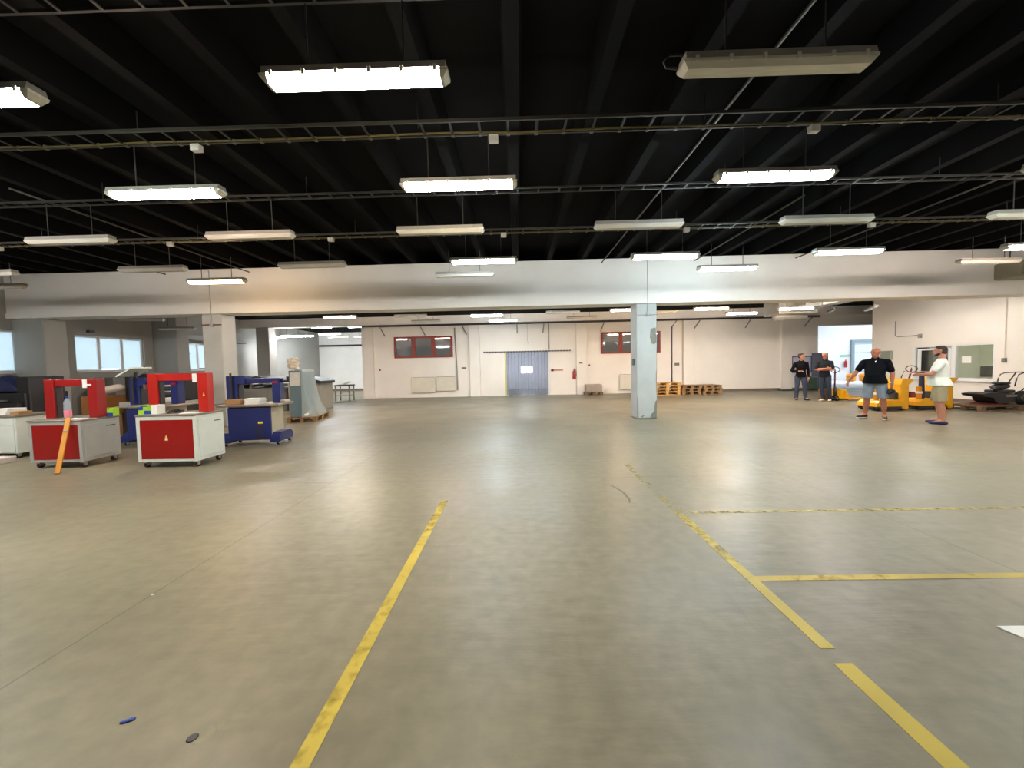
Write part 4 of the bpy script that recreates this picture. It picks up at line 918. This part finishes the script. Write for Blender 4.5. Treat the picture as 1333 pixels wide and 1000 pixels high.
tag(B(14.82, 14.86, 13.35, 14.15, .82, 1.75).build('window_shade', mat('grey_shade', (86, 94, 104), .7)), 'dark grey shade behind the left pane of the office window', 'blind')

# ------------------------------------------------------------------ right rear: board, green container, lobby items
t = thing('notice_board', 'blue framed notice board on the back wall behind the man in a long black shirt', 'board', (14.2, 19.46, .85))
MB().box(-.5, .5, -.03, .03, 0, .05).box(-.5, .5, -.03, .03, .79, .84).box(-.5, -.45, -.03, .03, .05, .79).box(.45, .5, -.03, .03, .05, .79).build('frame', 'boardblue', t); B(-.46, .46, -.01, .02, .04, .8).build('sheet', 'board', t)
t = thing('metal_locker', 'slate grey locker against the back wall left of the lobby opening', 'locker', (14.85, 19.1, .68)); B(-.24, .22, -.22, .25, 0, 1.14, bev=.01).build('body', 'slate', t); B(-.22, .2, -.235, -.22, .02, 1.1).build('door', 'slate', t)
t = thing('waste_container', 'dark green container under the slate grey locker', 'container', (14.8, 19.08, 0)); B(-.32, .3, -.3, .3, .05, .66, bev=.02).build('body', 'green', t); B(-.34, .32, -.32, .32, .62, .68).build('lid', 'slate', t)
for x in (-.25, .24): MB().cyl((x, -.2, .05), (x + .03, -.2, .05), .05, seg=12).build('wheel', 'rubberblack', t)
tag(B(12.9, 14.3, 18.9, 19.3, 0, .05).build('floor_mat', 'green'), 'dark green mat on the floor under the notice board', 'mat')
t = thing('fire_extinguisher', 'red extinguisher with a green sign on the bright lobby wall', 'extinguisher', (22.6, 26.85, .9)); MB().lathe([(.07, 0), (.09, .02), (.09, .4), (.03, .48), (.03, .55)], seg=12).build('cylinder', 'ext', t, True); B(-.3, .35, .1, .13, .75, .87).build('sign', mat('pale_green_sign', (130, 190, 160), .6), t)
for x, lab in ((21.9, 'leftmost yellow bin on the lobby floor'), (22.75, 'middle yellow orange bin on the lobby floor'), (23.75, 'rightmost yellow orange bin on the lobby floor')):
    t = thing('yellow_bin', lab, 'bin', (x, 25.6, .003), group='yellow bins in the lobby'); MB().lathe([(.16, 0), (.24, .05), (.27, .4), (.2, .5), (.001, .52)], seg=16).build('bin_body', 'yellow2', t, True); MB().lathe([(.275, .34), (.28, .4), (.275, .44)], seg=16).build('rim', 'orange', t, True)
t = thing('barrier_frame', 'thin white tube frame standing in the lobby', 'barrier', (21.6, 23.6, .003))
for x in (-.35, .5): MB().cyl((x, 0, 0), (x, 0, 1.15), .02, seg=8).build('post', 'pvc', t)
MB().cyl((-.35, 0, 1.15), (.5, 0, 1.15), .02, seg=8).build('bar', 'pvc', t)

# ------------------------------------------------------------------ floor litter
o = B(2.66, 3.6, 1.3, 2.12, .001, .006).build('white_board', 'paper'); o.data.transform(Matrix.Translation((2.62, 2.1, 0)) @ Matrix.Rotation(-.0, 4, 'Z') @ Matrix.Translation((-2.62, -2.1, 0)))
bpy.data.objects.remove(o)
b = MB().prism([(2.615, 2.1), (3.5, 2.1), (3.3, 1.35), (2.78, 1.6)], 'z', .001, .006)
tag(b.build('white_board', 'paper'), 'white board lying on the floor at the right frame edge', 'board')
tag(MB().hull([((-1.735, 1.56, .004), (.012, .008, .003)), ((-1.705, 1.575, .004), (.012, .01, .004))]).build('paper_scrap', 'blueprint', None, True), 'tiny blue scrap on the floor at the near left', 'scrap')
tag(MB().hull([((-2.51, 2.5, .004), (.012, .008, .004))]).build('pebble', 'paper', None, True), 'tiny white crumb on the floor joint at left', 'scrap')
b = MB(); b.tube([(1.02, 4.78, .001), (1.13, 4.68, .001), (1.2, 4.45, .001), (1.2, 4.2, .001), (1.17, 4.08, .001)], [.004, .012, .016, .014, .004], 6)
for v_ in b.bm.verts: v_.co.z = .0006 + (v_.co.z) * .06
sc_ = b.build('scuff_mark', mat('tyre_scuff', (88, 82, 68), .7), fl); sc_['label'] = 'dark curved tyre scuff'
pb.build('floor_patch', mat('pale_filler', (128, 121, 99), .7, var=.15, scale=20), fl)['label'] = 'pale filler patch around the hole'

# ------------------------------------------------------------------ people
def limb(b, pts, rs):
    for (p, r), (q, s) in zip(list(zip(pts, rs)), list(zip(pts, rs))[1:]): b.hull([(p, r), (q, s)])
def V(*a): return Vector(a)
def add_hand(b, wrist, d, palm_n, curl=.4, side=1):
    """five fingers: d = direction of the hand, palm_n = palm normal, side = thumb side sign"""
    d = Vector(d).normalized(); nrm = Vector(palm_n).normalized(); s = d.cross(nrm).normalized() * side; nrm = (nrm - d * nrm.dot(d)).normalized()
    w = Vector(wrist); k = w + d * .085
    b.hull([(w, .024), (k + s * .03, .015), (k - s * .03, .014)])
    for off, ln in ((.032, .072), (.011, .082), (-.011, .076), (-.032, .058)):
        p = k + s * off; q = p + (d * math.cos(curl) + nrm * math.sin(curl)) * ln * .52; e = q + (d * math.cos(curl * 2.4) + nrm * math.sin(curl * 2.4)) * ln * .48
        b.hull([(p, .0105), (q, .0095)]); b.hull([(q, .0095), (e, .008)])
    p = w + d * .03 + s * .022; q = p + (d * .6 + s * .75 + nrm * .2).normalized() * .045; e = q + (d * .85 + s * .2 + nrm * .4).normalized() * .035
    b.hull([(p, .014), (q, .011)]); b.hull([(q, .011), (e, .009)])

def cut_low(o, z):
    bm = bmesh.new(); bm.from_mesh(o.data)
    r = bmesh.ops.bisect_plane(bm, geom=bm.verts[:] + bm.edges[:] + bm.faces[:], plane_co=(0, 0, z), plane_no=(0, 0, -1), clear_outer=True)
    bmesh.ops.holes_fill(bm, edges=[e for e in bm.edges if e.is_boundary], sides=0)
    bm.to_mesh(o.data); bm.free()
def person(label, loc, yaw, P):
    t = thing('person', label, 'person', loc, yaw)
    w = P.get('w', 1.); belly = P.get('belly', 0.); H = P.get('h', 1.)
    hipz, shz = .93, 1.43
    hx, sx = .095 * w ** .5, .185 * w ** .7
    pel = V(0, 0, .95); che = V(0, .0, 1.27)
    la, lb = P['legs']   # each: knee, ankle, toe
    fa, fb_ = P['arms']  # each: shoulder, elbow, wrist, hand dir, palm normal, curl, thumb side
    b = MB()
    # trunk
    trunk = [(V(0, .0, .93), (.155 * w, .105 * w, .10)), (V(0, -.02 - belly * .5, 1.08), (.15 * w, .105 * w + belly, .12)), (V(0, .0, 1.3), (.165 * w, .115 * w, .13)), (V(0, .01, 1.43), (.15 * w ** .7, .075, .05))]
    def torso(b, g, upto=4, lo=0):
        for (c, r), (c2, r2) in list(zip(trunk, trunk[1:]))[lo:upto]: b.hull([(c, tuple(v + g for v in r)), (c2, tuple(v + g for v in r2))])
    torso(b, -.012)
    nk = V(0, .012, 1.5); hc = V(0, -.012, 1.645 - P.get('sink', 0))
    b.hull([(V(0, .015, 1.42), (.07 * w ** .4, .06, .04)), (nk, (.058 * w ** .3, .058, .03))]); b.hull([(nk, (.058 * w ** .3, .058, .03)), (V(0, .01, 1.58), (.054 * w ** .3, .056, .03))])
    hy = P.get('head', 0.); R = Matrix.Rotation(hy, 3, 'Z'); HR = lambda v: hc + R @ Vector(v)
    hw = P.get('hw', 1.)
    hb = [((0, .012, .035), (.076 * hw, .094, .082)), ((0, -.03, .02), (.066 * hw, .066, .08))]
    for c, r in hb: b.hull([(Vector(c) + hc, r)], R, hc)
    b.hull([(hc + V(0, -.03, .0), (.066 * hw, .06, .05)), (hc + V(0, -.052, -.085), (.036 * hw, .032, .026))], R, hc)
    b.hull([(hc + V(0, .0, -.03), (.062 * hw, .06, .05)), (hc + V(0, -.04, -.07), (.05 * hw, .04, .03))], R, hc)
    b.hull([(hc + V(0, -.094, .022), .009), (hc + V(0, -.116, -.018), (.014, .013, .011)), (hc + V(0, -.09, -.028), (.019, .01, .008))], R, hc)   # nose
    b.hull([(hc + V(-.032, -.088, .036), (.022, .012, .008)), (hc + V(.032, -.088, .036), (.022, .012, .008))], R, hc)                              # brow
    b.hull([(hc + V(-.018, -.09, -.052), (.01, .008, .006)), (hc + V(.018, -.09, -.052), (.01, .008, .006))], R, hc)                                # mouth
    b.hull([(hc + V(0, -.084, -.088), (.02, .014, .014))], R, hc)
    for s in (-1, 1): b.hull([(hc + V(s * .079 * hw, .01, .018), (.009, .02, .022)), (hc + V(s * .075 * hw, .006, -.02), (.007, .013, .014))], R, hc)
    # legs
    for s, (kn, an, toe) in ((-1, la), (1, lb)):
        hip = V(s * hx, 0, hipz - .02); kn, an, toe = V(*kn), V(*an), V(*toe); lw = w ** .5
        limb(b, [hip, hip.lerp(kn, .5), kn], [.092 * lw, .08 * lw, .057 * lw])
        cal = kn.lerp(an, .32) + V(0, .018, 0)
        limb(b, [kn, cal, an + V(0, 0, .02)], [.056 * lw, .057 * lw, .038])
        b.hull([(an + V(0, .035, -.045), (.032, .035, .03)), (an, .037), (toe + V(0, 0, .0), (.034, .04, .02))])
    # arms
    for s, A in ((-1, fa), (1, fb_)):
        sh, el, wr = V(s * sx, .01, shz - .05), V(*A[0]), V(*A[1]); aw = w ** .5
        limb(b, [V(s * sx * .7, .01, shz - .06), sh, sh.lerp(el, .5), el], [.062 * aw, .062 * aw, .05 * aw, .042 * aw])
        limb(b, [el, el.lerp(wr, .35), wr], [.042 * aw, .041 * aw, .027])
        add_hand(b, wr, A[2], A[3], A[4], A[5])
    bo = remesh(b.build('body', P['skin'], t, True), .008, 3)
    for s in (-1, 1): MB().sph(HR((s * .031, -.087, .02)), (.012, .007, .006), 10, 6).build('eye', 'eye', t, True)
    # shirt
    b = MB(); torso(b, .014, 4, 1)
    b.hull([(V(0, 0, .885), (.17 * w + .034 + 1.0 * (P.get('loose', .012) - .012), .13 * w + .034 + belly * .4 + (P.get('loose', .012) - .012), .06)), (V(0, -.02 - belly * .4, 1.06), (.15 * w + .014, .105 * w + belly + .014, .06))])
    b.hull([(V(0, .012, 1.465), (.062 * w ** .4, .06, .02)), (V(-sx * .75, .012, 1.42), (.05, .06, .035)), (V(sx * .75, .012, 1.42), (.05, .06, .035))])
    b.hull([(V(0, .01, 1.42), (.12 * w ** .5, .075, .05)), (V(0, .012, 1.475), (.066 * w ** .4, .066, .022))])
    for s, A in ((-1, fa), (1, fb_)):
        sh, el, wr = V(s * sx, .01, shz - .05), V(*A[0]), V(*A[1]); aw = w ** .5; sl = P['sleeve']
        b.hull([(V(s * sx * .35, .01, shz - .03), (.07, .075, .07)), (sh, .075 * aw)])
        if sl <= 1: e = sh.lerp(el, sl); b.hull([(sh, .073 * aw), (e, .066 * aw)])
        else:
            b.hull([(sh, .073 * aw), (el, .053 * aw)]); e = el.lerp(wr, sl - 1); b.hull([(el, .053 * aw), (e, .038 * aw)])
    so = remesh(b.build('shirt', P['shirt'], t, True), .011, 3); cut_low(so, .868)
    b = MB()
    for s in (-1, 1): b.hull([(V(s * .055, -.04, 1.495), (.022, .03, .018)), (V(s * .03, -.085, 1.455), (.02, .012, .018))])
    if P.get('collar', 1): b.build('collar', P['shirt'], t, True)
    else: b.bm.free()
    # trousers
    b = MB(); b.hull([(V(0, .0, .90), (.16 * w + .006, .115 * w + .004, .10)), (V(0, -.01 - belly * .3, 1.0), (.155 * w + .006, .11 * w + belly * .6 + .006, .05))])
    for s, (kn, an, toe) in ((-1, la), (1, lb)):
        hip = V(s * hx, 0, hipz - .03); kn, an = V(*kn), V(*an); lw = w ** .5; g = P.get('loose', .012); cut = P['trouser']
        if cut <= 1: e = hip.lerp(kn, cut); limb(b, [hip, hip.lerp(e, .35), e], [.1 * lw + .004, .09 * lw + g * .8, .072 * lw + g * 1.3])
        else: limb(b, [hip, hip.lerp(kn, .5), kn, kn.lerp(an, .5), an + V(0, .0, .0)], [.098 * lw + g, .085 * lw + g, .064 * lw + g, .058 * lw + g, .05 + g])
    po = remesh(b.build('shorts' if P['trouser'] <= 1 else 'jeans', P['pants'], t, True), .011, 3)
    if P['trouser'] <= 1: cut_low(po, .95 - .43 * P['trouser'] - .03)
    # shoes
    for kn, an, toe in (la, lb):
        an, toe = V(*an), V(*toe); he = an + V(0, .04, -.05)
        b = MB().hull([(he, (.042, .045, .038)), (an + V(0, 0, -.02), (.046, .05, .03)), (toe, (.046, .05, .028))])
        so = b.build('shoe', P['shoe'], t, True)
        if P.get('sole'): MB().hull([((he.x, he.y, .012), (.045, .05, .012)), ((toe.x, toe.y - .0, .012), (.049, .055, .012))]).build('sole', 'sole', so, True)
    # hair
    hr = P.get('hair')
    if hr:
        b = MB(); b.hull([(hc + V(0, .022, .046), (.083 * hw, .094, .084))], R, hc)
        b.hull([(hc + V(0, .05, -.01), (.072 * hw, .06, .06))], R, hc)
        if P.get('fringe', 1): b.hull([(hc + V(0, -.03, .092), (.062 * hw, .05, .036))], R, hc)
        ho = remesh(b.build('hair', hr, t, True), .009, 2)
    if P.get('beard'):
        b = MB().hull([(hc + V(0, -.06, -.085), (.042, .036, .03)), (hc + V(0, -.02, -.055), (.068, .05, .028))], R, hc); b.build('beard', P['beard'], t, True)
    t.scale = (H, H, H)
    return t

# man in long black shirt, hand raised before him, bag at his side
person('person in a long sleeved black shirt and jeans, one hand raised to the belly', (10.5, 14.42, 0), -.42, dict(
    w=.9, h=.985, skin='skin', shirt='shirtblack', pants='jeans', shoe='shoebrown', hair='hairdark', head=.95, sleeve=1.9, trouser=2,
    legs=(((-.12, -.03, .5), (-.13, .0, .085), (-.15, -.15, .03)), ((.12, -.01, .5), (.16, .02, .085), (.23, -.11, .03))),
    arms=(((-.28, .02, 1.12), (-.1, -.2, 1.1), (1, -.35, .08), (0, .3, -1), .5, 1), ((.23, .04, 1.12), (.24, -.0, .86), (0.05, -.1, -1), (-1, 0, 0), .7, -1))))
t = thing('shoulder_bag', 'black bag hanging from the hand of the man in the long black shirt', 'bag', (10.72, 14.32, .36))
remesh(MB().hull([((0, 0, .05), (.09, .06, .05)), ((0, 0, .26), (.06, .045, .04))]).build('bag_body', 'black', t, True), .012, 2)
MB().tube([(-.04, 0, .27), (-.03, 0, .38), (0, 0, .42), (.03, 0, .38), (.04, 0, .27)], .008).build('bag_strap', 'black', t, True)
# man with crossed arms, charcoal shirt
CROSS = (((-.24, -.06, 1.13), (.06, -.27, 1.17), (.9, .1, .12), (0, 1, 0), .35, 1), ((.24, -.06, 1.13), (-.06, -.23, 1.12), (-.9, .1, .05), (0, 1, 0), .3, -1))
person('person in a charcoal short sleeved shirt and jeans standing with crossed arms', (11.0, 13.95, 0), -.78, dict(
    w=.92, h=1.0, skin='skin2', shirt='shirtdark', pants='jeansdark', shoe='shoepale', hair='hairgrey', head=-.5, sleeve=.75, trouser=2, fringe=0,
    legs=(((-.08, -.03, .5), (-.02, .02, .085), (-.1, -.12, .03)), ((.13, -.03, .5), (.15, .03, .085), (.16, -.14, .03))), arms=CROSS))
# heavy bald man
CC = Vector((8.84, 9.64, 0))
person('bald person in a black short sleeved shirt and light denim shorts, one arm held out', tuple(CC), -.86, dict(
    w=1.2, belly=.07, h=1.01, hw=1.14, sink=.03, skin='skin2', shirt='shirtnavy', pants='denimlight', shoe='shoeblack', sole=1, head=-.55, sleeve=.72, trouser=.95, loose=.022,
    legs=(((-.14, -.02, .5), (-.17, .02, .09), (-.28, -.12, .035)), ((.15, -.02, .5), (.18, .0, .09), (.21, -.16, .035))),
    arms=(((-.34, -.05, 1.15), (-.46, -.16, .94), (-.35, -.25, -1), (.6, .5, 0), .35, -1), ((.30, .02, 1.11), (.30, -.05, .84), (-.05, -.1, -1), (-1, .1, 0), .9, -1))))
def ring(c, r, m, name, par):
    b = MB(); b.tube([(c[0] + r * math.cos(a), c[1] + r * math.sin(a), c[2]) for a in [k * PI / 8 for k in range(17)]], .01); return b.build(name, m, par, True)
pm = [o for o in bpy.data.objects if o.get('label', '').startswith('bald person')][0]
o = ring((.30, -.045, .875), .034, 'silver', 'wristwatch', pm); MB().sph((0.02, -.165, 1.40), (.014, .01, .03), 10, 6).build('pendant', 'silver', pm, True)
t = thing('leather_pouch', 'small black pouch held low in the hand of the bald man', 'pouch', tuple(CC + Vector((.142, -.264, .63))))
MB().hull([((-.03, 0, .04), (.06, .05, .05)), ((.05, 0, .06), (.05, .045, .045)), ((.0, 0, .1), (.05, .04, .03))]).build('pouch_body', 'black', t, True)
# man in white T-shirt facing left
person('person in a pale T-shirt and beige shorts in profile, holding a phone', (9.39, 8.68, 0), -2.36, dict(
    w=1.08, belly=.045, h=.985, skin='skin', shirt='shirtwhite', pants='khaki', shoe='clog', hair='hairdark', beard='hairdark', head=-.1, sleeve=.6, trouser=.92, loose=.03, collar=0,
    legs=(((-.12, -.04, .5), (-.12, .02, .09), (-.13, -.17, .035)), ((.12, .0, .5), (.12, .05, .09), (.13, -.13, .035))),
    arms=(((-.27, -.15, 1.15), (-.02, -.36, 1.17), (.55, -.8, .1), (0, .2, -1), .4, 1), ((.27, -.14, 1.14), (.02, -.34, 1.12), (-.75, -.6, .1), (0, .4, -1), .4, -1))))
tag(B(8.82, 8.97, 8.6, 8.68, 1.155, 1.167, rot=RY(.15), piv=(8.9, 8.65, 1.16), bev=.003).build('mobile_phone', 'black'), 'dark phone held by the man in the pale T-shirt', 'phone')

# ------------------------------------------------------------------ light
wd = bpy.data.worlds.new('World'); SC.world = wd; wd.use_nodes = True
bg = wd.node_tree.nodes['Background']; bg.inputs[0].default_value = (.88, .94, 1, 1); bg.inputs[1].default_value = 5.5
su = bpy.data.lights.new('sun', 'SUN'); su.energy = 3.2; su.angle = .05; so = bpy.data.objects.new('sun', su); COL.objects.link(so); so.rotation_euler = (math.radians(18), math.radians(22), 0)

# ------------------------------------------------------------------ camera
f_px = 500.
cam = bpy.data.cameras.new('camera'); cam.sensor_fit = 'HORIZONTAL'; cam.sensor_width = 36; cam.lens = f_px * 36 / 1333
cam.clip_start = .05; cam.clip_end = 200
co = bpy.data.objects.new('camera', cam); COL.objects.link(co); SC.camera = co
D = Vector(((674 - 666.5) / f_px, (476.5 - 500) / f_px, 1)).normalized()      # depth axis in camera axes (x right, y down, z ahead)
sl = -.021; Rv = Vector((1, sl, -(D.x + sl * D.y) / D.z)).normalized(); Dn = D.cross(Rv)
rows = (Rv, D, -Dn)
cx = Vector([r.x for r in rows]); cy = -Vector([r.y for r in rows]); cz = -Vector([r.z for r in rows])
mt = Matrix((cx, cy, cz)).transposed().to_4x4(); mt.translation = (0, 0, 1.5); co.matrix_world = mt

SC.view_settings.view_transform = 'Standard'; SC.view_settings.look = 'None'; SC.view_settings.gamma = 1; SC.view_settings.use_curve_mapping = False
SC.view_settings.exposure = .55
SC.cycles.use_denoising = True
SC.cycles.max_bounces = 8; SC.cycles.diffuse_bounces = 5; SC.cycles.transparent_max_bounces = 16
SC.cycles.sample_clamp_indirect = 6
